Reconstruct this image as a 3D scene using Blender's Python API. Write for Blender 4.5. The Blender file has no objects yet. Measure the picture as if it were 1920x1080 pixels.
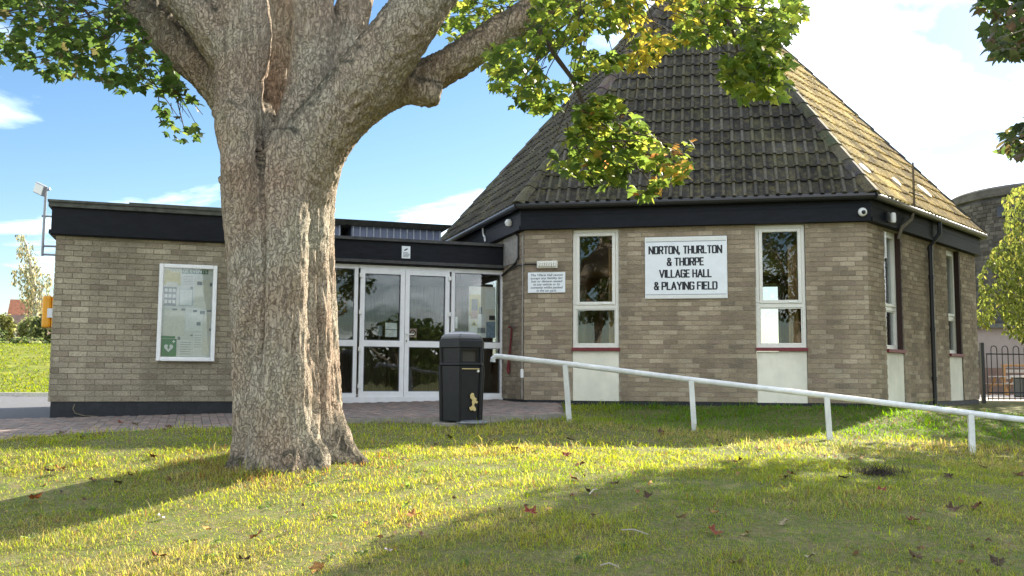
import bpy, bmesh, math, random
import numpy as np
from mathutils import Vector, Matrix, noise

random.seed(7)
rng = np.random.default_rng(7)
scene = bpy.context.scene
COL = scene.collection
R = math.radians

# ------------------------------------------------------------------ camera
CAM = Vector((3.02, -15.5208, 0.3542))
YAW, PITCH, ROLL, FPX = -0.205, 0.0927, 0.0065, 1813.64
_F = Vector((math.sin(YAW) * math.cos(PITCH), math.cos(YAW) * math.cos(PITCH), math.sin(PITCH)))
_R0 = Vector((math.cos(YAW), -math.sin(YAW), 0))
_U0 = _R0.cross(_F)
_R = _R0 * math.cos(ROLL) + _U0 * math.sin(ROLL)
_U = _U0 * math.cos(ROLL) - _R0 * math.sin(ROLL)
F0 = Vector((math.sin(YAW), math.cos(YAW), 0))       # horizontal view direction
cd = bpy.data.cameras.new('camera')
cam = bpy.data.objects.new('camera', cd)
COL.objects.link(cam)
cd.sensor_width = 36.0
cd.lens = 36.0 * FPX / 1920.0
cd.clip_start = 0.05
cd.clip_end = 3000
m3 = Matrix((_R, _U, -_F)).transposed()
cam.matrix_world = Matrix.Translation(CAM) @ m3.to_4x4()
scene.camera = cam

# ------------------------------------------------------------------ light
SUN_EL = R(33)
CLOUD_SEED = 14.98
sun_az = (_R0 * 0.643 + F0 * 0.766).normalized()
SUN = Vector((sun_az.x * math.cos(SUN_EL), sun_az.y * math.cos(SUN_EL), math.sin(SUN_EL)))
world = bpy.data.worlds.new('World')
scene.world = world
world.use_nodes = True
wn, wl = world.node_tree.nodes, world.node_tree.links
wn.clear()
w_out = wn.new('ShaderNodeOutputWorld')
w_bg = wn.new('ShaderNodeBackground')
w_bg.inputs['Strength'].default_value = 0.042
sky = wn.new('ShaderNodeTexSky')
sky.sky_type = 'NISHITA'
sky.sun_disc = False
sky.sun_elevation = SUN_EL
sky.sun_rotation = math.atan2(SUN.x, SUN.y)
sky.altitude = 20
sky.air_density = 1.0
sky.dust_density = 0.35
sky.ozone_density = 1.3
tc = wn.new('ShaderNodeTexCoord')
sep = wn.new('ShaderNodeSeparateXYZ'); wl.new(tc.outputs['Generated'], sep.inputs[0])
zz = wn.new('ShaderNodeMath'); zz.operation = 'ADD'; zz.inputs[1].default_value = 0.18
wl.new(sep.outputs['Z'], zz.inputs[0])
dx = wn.new('ShaderNodeMath'); dx.operation = 'DIVIDE'
dy_ = wn.new('ShaderNodeMath'); dy_.operation = 'DIVIDE'
wl.new(sep.outputs['X'], dx.inputs[0]); wl.new(zz.outputs[0], dx.inputs[1])
wl.new(sep.outputs['Y'], dy_.inputs[0]); wl.new(zz.outputs[0], dy_.inputs[1])
cmb = wn.new('ShaderNodeCombineXYZ')
wl.new(dx.outputs[0], cmb.inputs[0]); wl.new(dy_.outputs[0], cmb.inputs[1])
cmb.inputs[2].default_value = CLOUD_SEED
drift = wn.new('ShaderNodeVectorMath'); drift.operation = 'ADD'; drift.inputs[1].default_value = (_R0.x * -.22 + F0.x * -.28, _R0.y * -.22 + F0.y * -.28, 0)
wl.new(cmb.outputs[0], drift.inputs[0])
cn = wn.new('ShaderNodeTexNoise')
cn.inputs['Scale'].default_value = 0.85
cn.inputs['Detail'].default_value = 9
cn.inputs['Roughness'].default_value = 0.56
cn.inputs['Distortion'].default_value = 0.35
wl.new(drift.outputs[0], cn.inputs['Vector'])
cr = wn.new('ShaderNodeValToRGB')
cr.color_ramp.elements[0].position = 0.455
cr.color_ramp.elements[1].position = 0.80
wl.new(cn.outputs['Fac'], cr.inputs['Fac'])
cloud = wn.new('ShaderNodeRGB')
cloud.outputs[0].default_value = (41.0, 41.5, 42.0, 1)
cmx = wn.new('ShaderNodeMixRGB')
wl.new(cr.outputs['Color'], cmx.inputs['Fac'])
hsv = wn.new('ShaderNodeHueSaturation'); hsv.inputs['Saturation'].default_value = 1.22
wl.new(sky.outputs['Color'], hsv.inputs['Color']); wl.new(hsv.outputs['Color'], cmx.inputs['Color1'])
wl.new(cloud.outputs[0], cmx.inputs['Color2'])
wl.new(cmx.outputs['Color'], w_bg.inputs['Color'])
wl.new(w_bg.outputs[0], w_out.inputs['Surface'])

sd = bpy.data.lights.new('sun', 'SUN')
sd.energy = 3.95
sd.angle = R(0.55)
sd.color = (1.0, 0.90, 0.74)
sun = bpy.data.objects.new('sun', sd)
COL.objects.link(sun)
sun.rotation_euler = SUN.to_track_quat('Z', 'Y').to_euler()

scene.view_settings.view_transform = 'Standard'
scene.view_settings.look = 'None'
scene.view_settings.gamma = 1.0
scene.view_settings.exposure = 2.15
scene.cycles.use_denoising = True
scene.cycles.max_bounces = 7
scene.cycles.transparent_max_bounces = 8
scene.cycles.sample_clamp_indirect = 6

# ------------------------------------------------------------------ helpers
H3 = math.sqrt(3) / 2


def ray(px, py):
    return (_F + _R * ((px - 960) / FPX) - _U * ((py - 540) / FPX))


def at(px, py, dep):
    """world point seen at a photo pixel, at a distance along the view axis"""
    return CAM + ray(px, py) * dep


def to_px(P):
    d = Vector(P) - CAM
    z = d.dot(_F)
    return 960 + FPX * d.dot(_R) / z, 540 - FPX * d.dot(_U) / z, z


def LD(lat, dep, z=0.0):
    """world point from sideways / forward metres"""
    p = CAM + _R0 * lat + F0 * dep
    return Vector((p.x, p.y, z))


def to_ld(x, y):
    d = Vector((x - CAM.x, y - CAM.y, 0))
    return d.dot(_R0), d.dot(F0)


class MB:
    def __init__(s):
        s.v, s.f, s.c = [], [], []

    def quad(s, a, b, c, d):
        n = len(s.v); s.v += [tuple(a), tuple(b), tuple(c), tuple(d)]; s.f.append((n, n + 1, n + 2, n + 3)); return s

    def box(s, lo, hi, fr=None):
        (x0, y0, z0), (x1, y1, z1) = lo, hi
        n = len(s.v)
        P = [(x0, y0, z0), (x1, y0, z0), (x1, y1, z0), (x0, y1, z0), (x0, y0, z1), (x1, y0, z1), (x1, y1, z1), (x0, y1, z1)]
        if fr is not None:
            P = [fr(*p) for p in P]
        s.v += [tuple(p) for p in P]
        s.f += [tuple(n + i for i in q) for q in ((3, 2, 1, 0), (4, 5, 6, 7), (0, 1, 5, 4), (1, 2, 6, 5), (2, 3, 7, 6), (3, 0, 4, 7))]
        return s

    def tube(s, pts, rad, n=10, cap=True, sq=None):
        pts = [Vector(p) for p in pts]
        if not hasattr(rad, '__len__'):
            rad = [rad] * len(pts)
        base = len(s.v)
        prev = None
        for i, p in enumerate(pts):
            t = (pts[min(i + 1, len(pts) - 1)] - pts[max(i - 1, 0)]).normalized()
            if prev is None:
                up = Vector((0, 0, 1)) if abs(t.z) < 0.9 else Vector((1, 0, 0))
                u = t.cross(up).normalized()
            else:
                u = (prev - t * prev.dot(t)).normalized()
            prev = u
            w = t.cross(u)
            for k in range(n):
                a = 2 * math.pi * (k + (0.5 if sq else 0)) / n
                s.v.append(tuple(p + (u * math.cos(a) + w * math.sin(a)) * rad[i]))
        for i in range(len(pts) - 1):
            for k in range(n):
                a, b = base + i * n + k, base + i * n + (k + 1) % n
                s.f.append((a, b, b + n, a + n))
        if cap:
            s.f.append(tuple(base + k for k in range(n))[::-1])
            e = base + (len(pts) - 1) * n
            s.f.append(tuple(e + k for k in range(n)))
        return s

    def lathe(s, prof, n=24, c=(0, 0, 0), sx=1, sy=1):
        base = len(s.v)
        for r, z in prof:
            for k in range(n):
                a = 2 * math.pi * k / n
                s.v.append((c[0] + r * math.cos(a) * sx, c[1] + r * math.sin(a) * sy, c[2] + z))
        for i in range(len(prof) - 1):
            for k in range(n):
                a, b = base + i * n + k, base + i * n + (k + 1) % n
                s.f.append((a, b, b + n, a + n))
        if prof[0][0] > 1e-6:
            s.f.append(tuple(base + k for k in range(n))[::-1])
        if prof[-1][0] > 1e-6:
            e = base + (len(prof) - 1) * n
            s.f.append(tuple(e + k for k in range(n)))
        return s

    def prism(s, poly, fr, d0, d1):
        """poly of (a,z) in a wall frame, thick from d0 to d1 outward"""
        n = len(poly); b = len(s.v)
        s.v += [tuple(fr(a, d1, z)) for a, z in poly] + [tuple(fr(a, d0, z)) for a, z in poly]
        s.f.append(tuple(range(b, b + n)))
        s.f.append(tuple(range(b + 2 * n - 1, b + n - 1, -1)))
        for i in range(n):
            j = (i + 1) % n
            s.f.append((b + j, b + i, b + n + i, b + n + j))
        return s

    def mesh(s, name, smooth=False):
        me = bpy.data.meshes.new(name)
        me.from_pydata(s.v, [], s.f)
        me.update()
        if smooth:
            me.polygons.foreach_set('use_smooth', [True] * len(me.polygons))
        return me

    def build(s, name, mat, parent=None, smooth=False, **kw):
        return obj(name, s.mesh(name, smooth), mat, parent, **kw)


def fix_normals(me):
    bm = bmesh.new(); bm.from_mesh(me)
    bmesh.ops.recalc_face_normals(bm, faces=bm.faces)
    bm.to_mesh(me); bm.free()


def obj(name, me, mat, parent=None, loc=None, rot=None, label=None, cat=None, group=None, kind=None, color=None, bevel=0):
    o = bpy.data.objects.new(name, me)
    COL.objects.link(o)
    if mat is not None and len(me.materials) == 0:
        me.materials.append(M[mat] if isinstance(mat, str) else mat)
    if loc is not None:
        o.location = loc
    if rot is not None:
        o.rotation_euler = rot
    if parent is not None:
        o.parent = parent
        if parent.type == 'EMPTY':
            o.matrix_parent_inverse = Matrix.Translation(-parent.location)
    if color is not None:
        o.color = (*color, 1)
    if bevel:
        b = o.modifiers.new('bevel', 'BEVEL'); b.width = bevel; b.segments = 2; b.limit_method = 'ANGLE'
    tag(o, label, cat, group, kind)
    return o


def tag(o, label=None, cat=None, group=None, kind=None):
    if label: o['label'] = label
    if cat: o['category'] = cat
    if group: o['group'] = group
    if kind: o['kind'] = kind
    return o


def thing(name, label, cat, loc=(0, 0, 0), group=None):
    o = bpy.data.objects.new(name, None)
    COL.objects.link(o)
    o.location = loc
    o.empty_display_size = 0.2
    return tag(o, label, cat, group)


class Frame:
    """wall frame: a along the wall, b outward, z up"""
    def __init__(s, P, ang):
        s.P = Vector((P[0], P[1], 0)); s.ang = ang
        s.d = Vector((math.cos(ang), math.sin(ang), 0)); s.n = Vector((math.sin(ang), -math.cos(ang), 0))

    def __call__(s, a, b, z):
        return s.P + s.d * a + s.n * b + Vector((0, 0, z))

    def rot(s):
        return (0, 0, s.ang)


# ------------------------------------------------------------------ materials
M = {}


def mat(name, col=(0.5, 0.5, 0.5), rough=0.6, var=0.0, vscale=6.0, bump=0.0, bscale=40.0, src=None, spec=0.4, col2=None, metal=0.0,
        stretch=(1, 1, 1), trans=0.0, detail=5, ramp=(0.35, 0.65), stain=None):
    """principled material, colour broken up by noise on world position"""
    m = bpy.data.materials.new(name)
    m.use_nodes = True
    nt = m.node_tree; N, L = nt.nodes, nt.links
    p = N['Principled BSDF']
    p.inputs['Roughness'].default_value = rough
    p.inputs['Specular IOR Level'].default_value = spec
    p.inputs['Metallic'].default_value = metal
    geo = N.new('ShaderNodeNewGeometry')
    mp = N.new('ShaderNodeMapping')
    mp.inputs['Scale'].default_value = stretch
    L.new(geo.outputs['Position'], mp.inputs['Vector'])
    if src == 'object':
        s_ = N.new('ShaderNodeObjectInfo'); csock = s_.outputs['Color']
    elif src == 'attr':
        s_ = N.new('ShaderNodeVertexColor'); s_.layer_name = 'col'; csock = s_.outputs['Color']
    else:
        s_ = N.new('ShaderNodeRGB'); s_.outputs[0].default_value = (*col, 1); csock = s_.outputs[0]
    if src == 'object' and name.startswith('tile'):
        at_ = N.new('ShaderNodeVertexColor'); at_.layer_name = 'col'
        mm = N.new('ShaderNodeMixRGB'); mm.blend_type = 'MULTIPLY'; mm.inputs[0].default_value = 1.0
        L.new(csock, mm.inputs[1]); L.new(at_.outputs['Color'], mm.inputs[2]); csock = mm.outputs[0]
    if col2 is not None:
        n2 = N.new('ShaderNodeTexNoise'); n2.inputs['Scale'].default_value = vscale * 0.37; n2.inputs['Detail'].default_value = detail
        n2.inputs['Roughness'].default_value = 0.62
        L.new(mp.outputs[0], n2.inputs['Vector'])
        r2 = N.new('ShaderNodeValToRGB'); r2.color_ramp.elements[0].position = ramp[0]; r2.color_ramp.elements[1].position = ramp[1]
        L.new(n2.outputs['Fac'], r2.inputs['Fac'])
        mx = N.new('ShaderNodeMixRGB'); mx.inputs['Color2'].default_value = (*col2, 1)
        L.new(r2.outputs['Color'], mx.inputs['Fac']); L.new(csock, mx.inputs['Color1']); csock = mx.outputs['Color']
    if var:
        n1 = N.new('ShaderNodeTexNoise'); n1.inputs['Scale'].default_value = vscale; n1.inputs['Detail'].default_value = detail
        n1.inputs['Roughness'].default_value = 0.65
        L.new(mp.outputs[0], n1.inputs['Vector'])
        mr = N.new('ShaderNodeMapRange')
        mr.inputs['From Min'].default_value = 0.3; mr.inputs['From Max'].default_value = 0.7
        mr.inputs['To Min'].default_value = 1 - var; mr.inputs['To Max'].default_value = 1 + var
        L.new(n1.outputs['Fac'], mr.inputs['Value'])
        vm = N.new('ShaderNodeVectorMath'); vm.operation = 'SCALE'
        L.new(csock, vm.inputs[0]); L.new(mr.outputs[0], vm.inputs['Scale']); csock = vm.outputs[0]
    if stain:
        ns = N.new('ShaderNodeTexNoise'); ns.inputs['Scale'].default_value = stain[0]; ns.inputs['Detail'].default_value = 7; ns.inputs['Roughness'].default_value = .6
        ms_ = N.new('ShaderNodeMapping'); ms_.inputs['Scale'].default_value = (1, 1, .45)
        L.new(geo.outputs['Position'], ms_.inputs['Vector']); L.new(ms_.outputs[0], ns.inputs['Vector'])
        mr2 = N.new('ShaderNodeMapRange'); mr2.inputs['From Min'].default_value = .32; mr2.inputs['From Max'].default_value = .62
        mr2.inputs['To Min'].default_value = stain[1]; mr2.inputs['To Max'].default_value = stain[2]
        L.new(ns.outputs['Fac'], mr2.inputs['Value'])
        vs2 = N.new('ShaderNodeVectorMath'); vs2.operation = 'SCALE'; L.new(csock, vs2.inputs[0]); L.new(mr2.outputs[0], vs2.inputs['Scale']); csock = vs2.outputs[0]
    L.new(csock, p.inputs['Base Color'])
    if bump:
        nb = N.new('ShaderNodeTexNoise'); nb.inputs['Scale'].default_value = bscale; nb.inputs['Detail'].default_value = 6
        L.new(mp.outputs[0], nb.inputs['Vector'])
        b = N.new('ShaderNodeBump'); b.inputs['Strength'].default_value = bump; b.inputs['Distance'].default_value = 0.01
        L.new(nb.outputs['Fac'], b.inputs['Height']); L.new(b.outputs[0], p.inputs['Normal'])
    if trans:
        out = N['Material Output']
        tr = N.new('ShaderNodeBsdfTranslucent')
        hs = N.new('ShaderNodeHueSaturation'); hs.inputs['Saturation'].default_value = 0.98 if name.startswith('leaf') else 1.45; hs.inputs['Value'].default_value = 2.8 if name.startswith('leaf') else 2.5
        hs.inputs['Hue'].default_value = 0.485
        L.new(csock, hs.inputs['Color']); L.new(hs.outputs[0], tr.inputs['Color'])
        ms = N.new('ShaderNodeMixShader'); ms.inputs[0].default_value = trans
        L.new(p.outputs[0], ms.inputs[1]); L.new(tr.outputs[0], ms.inputs[2]); L.new(ms.outputs[0], out.inputs['Surface'])
    M[name] = m
    return m


for s_, nm in (('object', ''), ('attr', '_mass')):
    mat('brick' + nm, rough=0.9, var=0.26, vscale=45, bump=0.6, bscale=120, src=s_, spec=0.15, detail=7, stain=(1.6, .72, 1.12))
    mat('tile' + nm, rough=0.85, var=0.45, vscale=28, bump=0.7, bscale=70, src=s_, spec=0.25, col2=(0.115, 0.10, 0.045), detail=8, ramp=(0.46, 0.72), stain=(1.1, .7, 1.25))
    mat('tile_sunny' + nm, rough=0.9, var=0.5, vscale=26, bump=0.9, bscale=60, src=s_, spec=0.15, col2=(0.50, 0.38, 0.14), detail=9, ramp=(0.42, 0.70), stain=(1.1, .75, 1.2))  # lichened tile tone, with this slope's warm sunlight painted into the colour
    mat('paver' + nm, rough=0.85, var=0.25, vscale=30, bump=0.4, bscale=120, src=s_, spec=0.2)
    mat('leaf' + nm, rough=0.45, var=0.12, vscale=30, src=s_, spec=0.3, trans=0.6)
mat('mortar', (0.30, 0.265, 0.21), 0.95, var=0.2, vscale=30, bump=0.4, bscale=150, spec=0.1)
mat('mortar_grey', (0.235, 0.21, 0.165), 0.95, var=0.2, vscale=30, bump=0.4, bscale=150, spec=0.1)
mat('fascia', (0.007, 0.0085, 0.013), 0.6, var=0.4, vscale=5, bump=0.15, bscale=30, stretch=(1, 1, 4), spec=0.2)
mat('plinth', (0.013, 0.015, 0.019), 0.6, var=0.4, vscale=9, bump=0.3, bscale=40)
mat('felt_trim', (0.075, 0.08, 0.07), 0.8, var=0.4, vscale=9, bump=0.4, bscale=60)
mat('upvc', (0.80, 0.81, 0.83), 0.35, var=0.05, vscale=8)
mat('upvc_cream', (0.70, 0.69, 0.63), 0.35, var=0.05, vscale=8)
mat('cream_panel', (0.74, 0.72, 0.61), 0.8, var=0.06, vscale=5, bump=0.15, bscale=160, stain=(2.2, .82, 1.04))
mat('red_paint', (0.16, 0.022, 0.028), 0.5, var=0.2, vscale=20)
mat('red_wood', (0.038, 0.018, 0.014), 0.6, var=0.3, vscale=20)
mat('sign_white', (0.76, 0.80, 0.84), 0.45, var=0.05, vscale=6)
mat('sign_band', (0.72, 0.73, 0.70), 0.45, var=0.05, vscale=9)
mat('sign_line', (0.28, 0.31, 0.35), 0.5)
mat('ink', (0.012, 0.014, 0.022), 0.5)
mat('ink_grey', (0.14, 0.15, 0.18), 0.6)
mat('black_metal', (0.012, 0.012, 0.013), 0.4, var=0.3, vscale=20, spec=0.5)
mat('bin_black', (0.007, 0.008, 0.011), 0.38, var=0.35, vscale=14, bump=0.06, bscale=60, spec=0.35)
mat('bin_lid', (0.05, 0.052, 0.056), 0.3, var=0.2, vscale=18, spec=0.8)
mat('gold', (0.55, 0.44, 0.20), 0.5, var=0.15, vscale=40)
mat('white_paint', (0.74, 0.76, 0.77), 0.45, stain=(5, .82, 1.04), var=0.08, vscale=10, bump=0.1, bscale=60, col2=(0.55, 0.55, 0.50), ramp=(0.6, 0.8))
mat('white_plastic', (0.78, 0.78, 0.76), 0.4)
mat('grey_metal', (0.30, 0.32, 0.36), 0.45, metal=0.6, var=0.2, vscale=20)
mat('rust', (0.13, 0.11, 0.075), 0.8, var=0.4, vscale=30)
mat('lamp_glass', (0.75, 0.74, 0.68), 0.2)
mat('orange', (0.80, 0.36, 0.02), 0.4, var=0.06, vscale=8)
mat('lens_dark', (0.02, 0.02, 0.025), 0.1)
mat('paper', (0.82, 0.83, 0.84), 0.7, var=0.10, vscale=25)
mat('paper_warm', (0.76, 0.74, 0.68), 0.7, var=0.10, vscale=25)
mat('paper_yellow', (0.60, 0.52, 0.16), 0.7, var=0.15, vscale=30)
mat('paper_green', (0.10, 0.24, 0.17), 0.7, var=0.35, vscale=60)
mat('paper_photo', (0.20, 0.22, 0.25), 0.7, var=0.6, vscale=50)
mat('paper_blue', (0.22, 0.30, 0.40), 0.6, var=0.5, vscale=30)
mat('paper_pink', (0.55, 0.38, 0.36), 0.7, var=0.4, vscale=45)
mat('sign_green', (0.0, 0.20, 0.075), 0.5, var=0.05)
mat('pin_board', (0.74, 0.75, 0.75), 0.8, var=0.12, vscale=14, bump=0.1)
mat('interior_wood', (0.27, 0.12, 0.05), 0.6, var=0.35, vscale=7, stretch=(6, 6, 0.6))
mat('interior_boards', (0.17, 0.125, 0.075), 0.6, var=0.4, vscale=7, stretch=(8, 8, 0.5))
mat('interior_floor', (0.16, 0.10, 0.06), 0.5, var=0.2)
mat('interior_dark', (0.05, 0.045, 0.04), 0.8)
mat('curtain', (0.42, 0.26, 0.12), 0.9, var=0.25, vscale=12, stretch=(5, 5, 0.3))
mat('asphalt', (0.085, 0.088, 0.098), 0.9, var=0.25, vscale=30, bump=0.5, bscale=150)
mat('concrete', (0.27, 0.25, 0.22), 0.9, var=0.25, vscale=14, bump=0.3, bscale=90)
mat('kerb_pale', (0.50, 0.47, 0.42), 0.9, var=0.2, vscale=14)
mat('jointing', (0.10, 0.085, 0.07), 0.95, var=0.3, vscale=30)
mat('cladding', (0.13, 0.155, 0.24), 0.45, var=0.15, vscale=6, spec=0.5)
mat('felt_roof', (0.07, 0.07, 0.07), 0.9, var=0.3, vscale=9, bump=0.3)
mat('twig', (0.075, 0.058, 0.042), 0.9, var=0.3, vscale=40)
mat('glint_white', (0.62, 0.60, 0.54), 0.9, var=0.15, vscale=30)  # near-white colour for the sun glints painted on the roof
mat('stone', (0.10, 0.092, 0.082), 0.95, var=0.45, vscale=1.6, bump=0.6, bscale=6, col2=(0.075, 0.07, 0.065), detail=9, stretch=(1, 1, 1.7))
mat('render_pink', (0.24, 0.205, 0.185), 0.9, var=0.1, vscale=1)
mat('house_white', (0.66, 0.65, 0.62), 0.9, var=0.06, vscale=1)
mat('roof_red', (0.30, 0.12, 0.07), 0.9, var=0.25, vscale=3)
mat('roof_brown', (0.15, 0.095, 0.075), 0.9, var=0.25, vscale=3)
mat('shed_wood', (0.17, 0.14, 0.11), 0.9, var=0.25, vscale=3)
mat('timber_orange', (0.32, 0.17, 0.06), 0.8, var=0.2, vscale=8)
mat('timber_grey', (0.35, 0.31, 0.26), 0.85, var=0.2, vscale=8)
mat('birch_bark', (0.45, 0.43, 0.39), 0.85, var=0.4, vscale=5)
mat('play_surface', (0.52, 0.43, 0.35), 0.95, var=0.12, vscale=2)
mat('molehill', (0.045, 0.034, 0.024), 0.95, var=0.4, vscale=40, bump=0.8, bscale=60)

# glass: clear pane with a mirror-like skin
g = bpy.data.materials.new('glass'); g.use_nodes = True
N, L = g.node_tree.nodes, g.node_tree.links
N.clear()
go = N.new('ShaderNodeOutputMaterial'); gt = N.new('ShaderNodeBsdfTransparent'); gg = N.new('ShaderNodeBsdfGlossy')
gt.inputs['Color'].default_value = (0.90, 0.92, 0.91, 1); gg.inputs['Roughness'].default_value = 0.0
gg.inputs['Color'].default_value = (0.95, 0.97, 1, 1)
fr_ = N.new('ShaderNodeFresnel'); fr_.inputs['IOR'].default_value = 1.5
ma = N.new('ShaderNodeMath'); ma.operation = 'MULTIPLY_ADD'; ma.inputs[1].default_value = 0.8; ma.inputs[2].default_value = 0.015; ma.use_clamp = True
gm = N.new('ShaderNodeMixShader')
L.new(fr_.outputs[0], ma.inputs[0]); L.new(ma.outputs[0], gm.inputs[0]); L.new(gt.outputs[0], gm.inputs[1]); L.new(gg.outputs[0], gm.inputs[2])
wav = N.new('ShaderNodeTexNoise'); wav.inputs['Scale'].default_value = 1.6; wav.inputs['Detail'].default_value = 1
gb = N.new('ShaderNodeBump'); gb.inputs['Strength'].default_value = 0.10; gb.inputs['Distance'].default_value = 0.02
gge = N.new('ShaderNodeNewGeometry'); L.new(gge.outputs['Position'], wav.inputs['Vector'])
L.new(wav.outputs['Fac'], gb.inputs['Height']); L.new(gb.outputs[0], gg.inputs['Normal'])
L.new(gm.outputs[0], go.inputs['Surface'])
M['glass'] = g

g2 = g.copy(); g2.name = 'glass_clear'
for n_ in g2.node_tree.nodes:
    if n_.type == 'MATH': n_.inputs[1].default_value = 0.9; n_.inputs[2].default_value = 0.0
    if n_.type == 'BSDF_TRANSPARENT': n_.inputs[0].default_value = (.93, .95, .95, 1)
M['glass_clear'] = g2

# bark: stretched fissures, colour and relief
b_ = bpy.data.materials.new('bark'); b_.use_nodes = True
N, L = b_.node_tree.nodes, b_.node_tree.links
p = N['Principled BSDF']; p.inputs['Roughness'].default_value = 0.95; p.inputs['Specular IOR Level'].default_value = 0.15
ge = N.new('ShaderNodeNewGeometry'); mp = N.new('ShaderNodeMapping'); mp.inputs['Scale'].default_value = (1, 1, 0.17)
L.new(ge.outputs['Position'], mp.inputs['Vector'])
n1 = N.new('ShaderNodeTexNoise'); n1.inputs['Scale'].default_value = 55; n1.inputs['Detail'].default_value = 9; n1.inputs['Roughness'].default_value = 0.62; n1.inputs['Distortion'].default_value = 0.4
L.new(mp.outputs[0], n1.inputs['Vector'])
n3 = N.new('ShaderNodeTexNoise'); n3.inputs['Scale'].default_value = 9; n3.inputs['Detail'].default_value = 4
L.new(ge.outputs['Position'], n3.inputs['Vector'])
dm = N.new('ShaderNodeMixRGB'); dm.blend_type = 'ADD'; dm.inputs[0].default_value = 0.22
L.new(mp.outputs[0], dm.inputs[1]); L.new(n3.outputs['Color'], dm.inputs[2])
vo = N.new('ShaderNodeTexVoronoi'); vo.feature = 'DISTANCE_TO_EDGE'; vo.inputs['Scale'].default_value = 27; vo.inputs['Randomness'].default_value = 1.0
L.new(dm.outputs[0], vo.inputs['Vector'])
vr = N.new('ShaderNodeValToRGB'); vr.color_ramp.elements[0].position = 0.0; vr.color_ramp.elements[1].position = 0.10
vr.color_ramp.elements[0].color = (.30, .26, .22, 1)
L.new(vo.outputs['Distance'], vr.inputs['Fac'])
n2 = N.new('ShaderNodeTexNoise'); n2.inputs['Scale'].default_value = 1.7; n2.inputs['Detail'].default_value = 6
L.new(ge.outputs['Position'], n2.inputs['Vector'])
cA = N.new('ShaderNodeValToRGB')
cA.color_ramp.elements[0].position = 0.30; cA.color_ramp.elements[0].color = (0.37, 0.275, 0.205, 1)
cA.color_ramp.elements[1].position = 0.70; cA.color_ramp.elements[1].color = (0.42, 0.385, 0.31, 1)
L.new(n2.outputs['Fac'], cA.inputs['Fac'])
mr_ = N.new('ShaderNodeMapRange'); mr_.inputs['From Min'].default_value = .3; mr_.inputs['From Max'].default_value = .7; mr_.inputs['To Min'].default_value = .62; mr_.inputs['To Max'].default_value = 1.28
L.new(n1.outputs['Fac'], mr_.inputs['Value'])
cB = N.new('ShaderNodeVectorMath'); cB.operation = 'SCALE'; L.new(cA.outputs[0], cB.inputs[0]); L.new(mr_.outputs[0], cB.inputs['Scale'])
cC = N.new('ShaderNodeMixRGB'); cC.blend_type = 'MULTIPLY'; cC.inputs['Fac'].default_value = 0.40
L.new(cB.outputs[0], cC.inputs['Color1']); L.new(vr.outputs[0], cC.inputs['Color2'])
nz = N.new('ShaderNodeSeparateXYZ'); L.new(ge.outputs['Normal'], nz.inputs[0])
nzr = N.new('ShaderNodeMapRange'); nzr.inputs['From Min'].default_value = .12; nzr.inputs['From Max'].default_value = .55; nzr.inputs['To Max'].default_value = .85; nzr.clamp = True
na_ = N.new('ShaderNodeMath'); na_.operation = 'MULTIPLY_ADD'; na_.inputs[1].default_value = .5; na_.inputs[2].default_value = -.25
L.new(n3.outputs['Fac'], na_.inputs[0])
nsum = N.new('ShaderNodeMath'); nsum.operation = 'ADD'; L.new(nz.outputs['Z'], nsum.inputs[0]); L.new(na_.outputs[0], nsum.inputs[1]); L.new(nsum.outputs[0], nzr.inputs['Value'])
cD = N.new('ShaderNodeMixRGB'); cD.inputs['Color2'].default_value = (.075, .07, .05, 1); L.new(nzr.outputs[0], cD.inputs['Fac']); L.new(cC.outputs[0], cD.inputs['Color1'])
L.new(cD.outputs[0], p.inputs['Base Color'])
hm = N.new('ShaderNodeMath'); hm.operation = 'ADD'; L.new(vr.outputs[0], hm.inputs[0]); L.new(n1.outputs['Fac'], hm.inputs[1])
bb = N.new('ShaderNodeBump'); bb.inputs['Strength'].default_value = 1.0; bb.inputs['Distance'].default_value = 0.016
L.new(hm.outputs[0], bb.inputs['Height']); L.new(bb.outputs[0], p.inputs['Normal'])
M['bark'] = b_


def ground_mat(name, a, b, c, sc=1.2):
    m = mat(name, a, 0.95, var=0.35, vscale=sc * 25, col2=b, ramp=(0.4, 0.62), bump=0.6, bscale=45, spec=0.1, detail=8)
    return m


ground_mat('lawn', (0.095, 0.118, 0.034), (0.15, 0.13, 0.065), None)  # darkened ground tone paints in the shadow between the blades
mat('field', (0.10, 0.135, 0.018), 0.95, var=0.6, vscale=3.2, col2=(0.17, 0.175, 0.03), bump=1.0, bscale=5, spec=0.1, detail=9)
mat('blade', rough=0.6, src='attr', spec=0.25, trans=0.5)
mat('hedge', (0.05, 0.075, 0.025), 0.9, var=0.5, vscale=8, spec=0.1)


def set_cols(me, cols_per_face):
    """one colour per face into the 'col' corner attribute"""
    a = me.color_attributes.new('col', 'FLOAT_COLOR', 'CORNER')
    lt = np.zeros(len(me.polygons), dtype=np.int64)
    me.polygons.foreach_get('loop_total', lt)
    c = np.repeat(np.asarray(cols_per_face, dtype=np.float32), lt, axis=0)
    c = np.concatenate([c, np.ones((len(c), 1), np.float32)], axis=1)
    a.data.foreach_set('color', c.ravel())


# ------------------------------------------------------------------ ground form
S = 5.358                       # side of the hexagonal hall
HB = 2.775                      # top of its brickwork
dyK = 1.149
K0 = Vector((-0.5 * dyK, H3 * dyK, 0))
FRONT = Frame((0, 0), 0)
RIGHT = Frame((S, 0), R(60))
LEFT = Frame((-0.5 * S, H3 * S), R(-60))       # runs from the far corner to (0,0)
LINK = Frame((K0.x, K0.y), R(30))
BLOCK = Frame((-5.5995, -4.1631), R(30))


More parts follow.
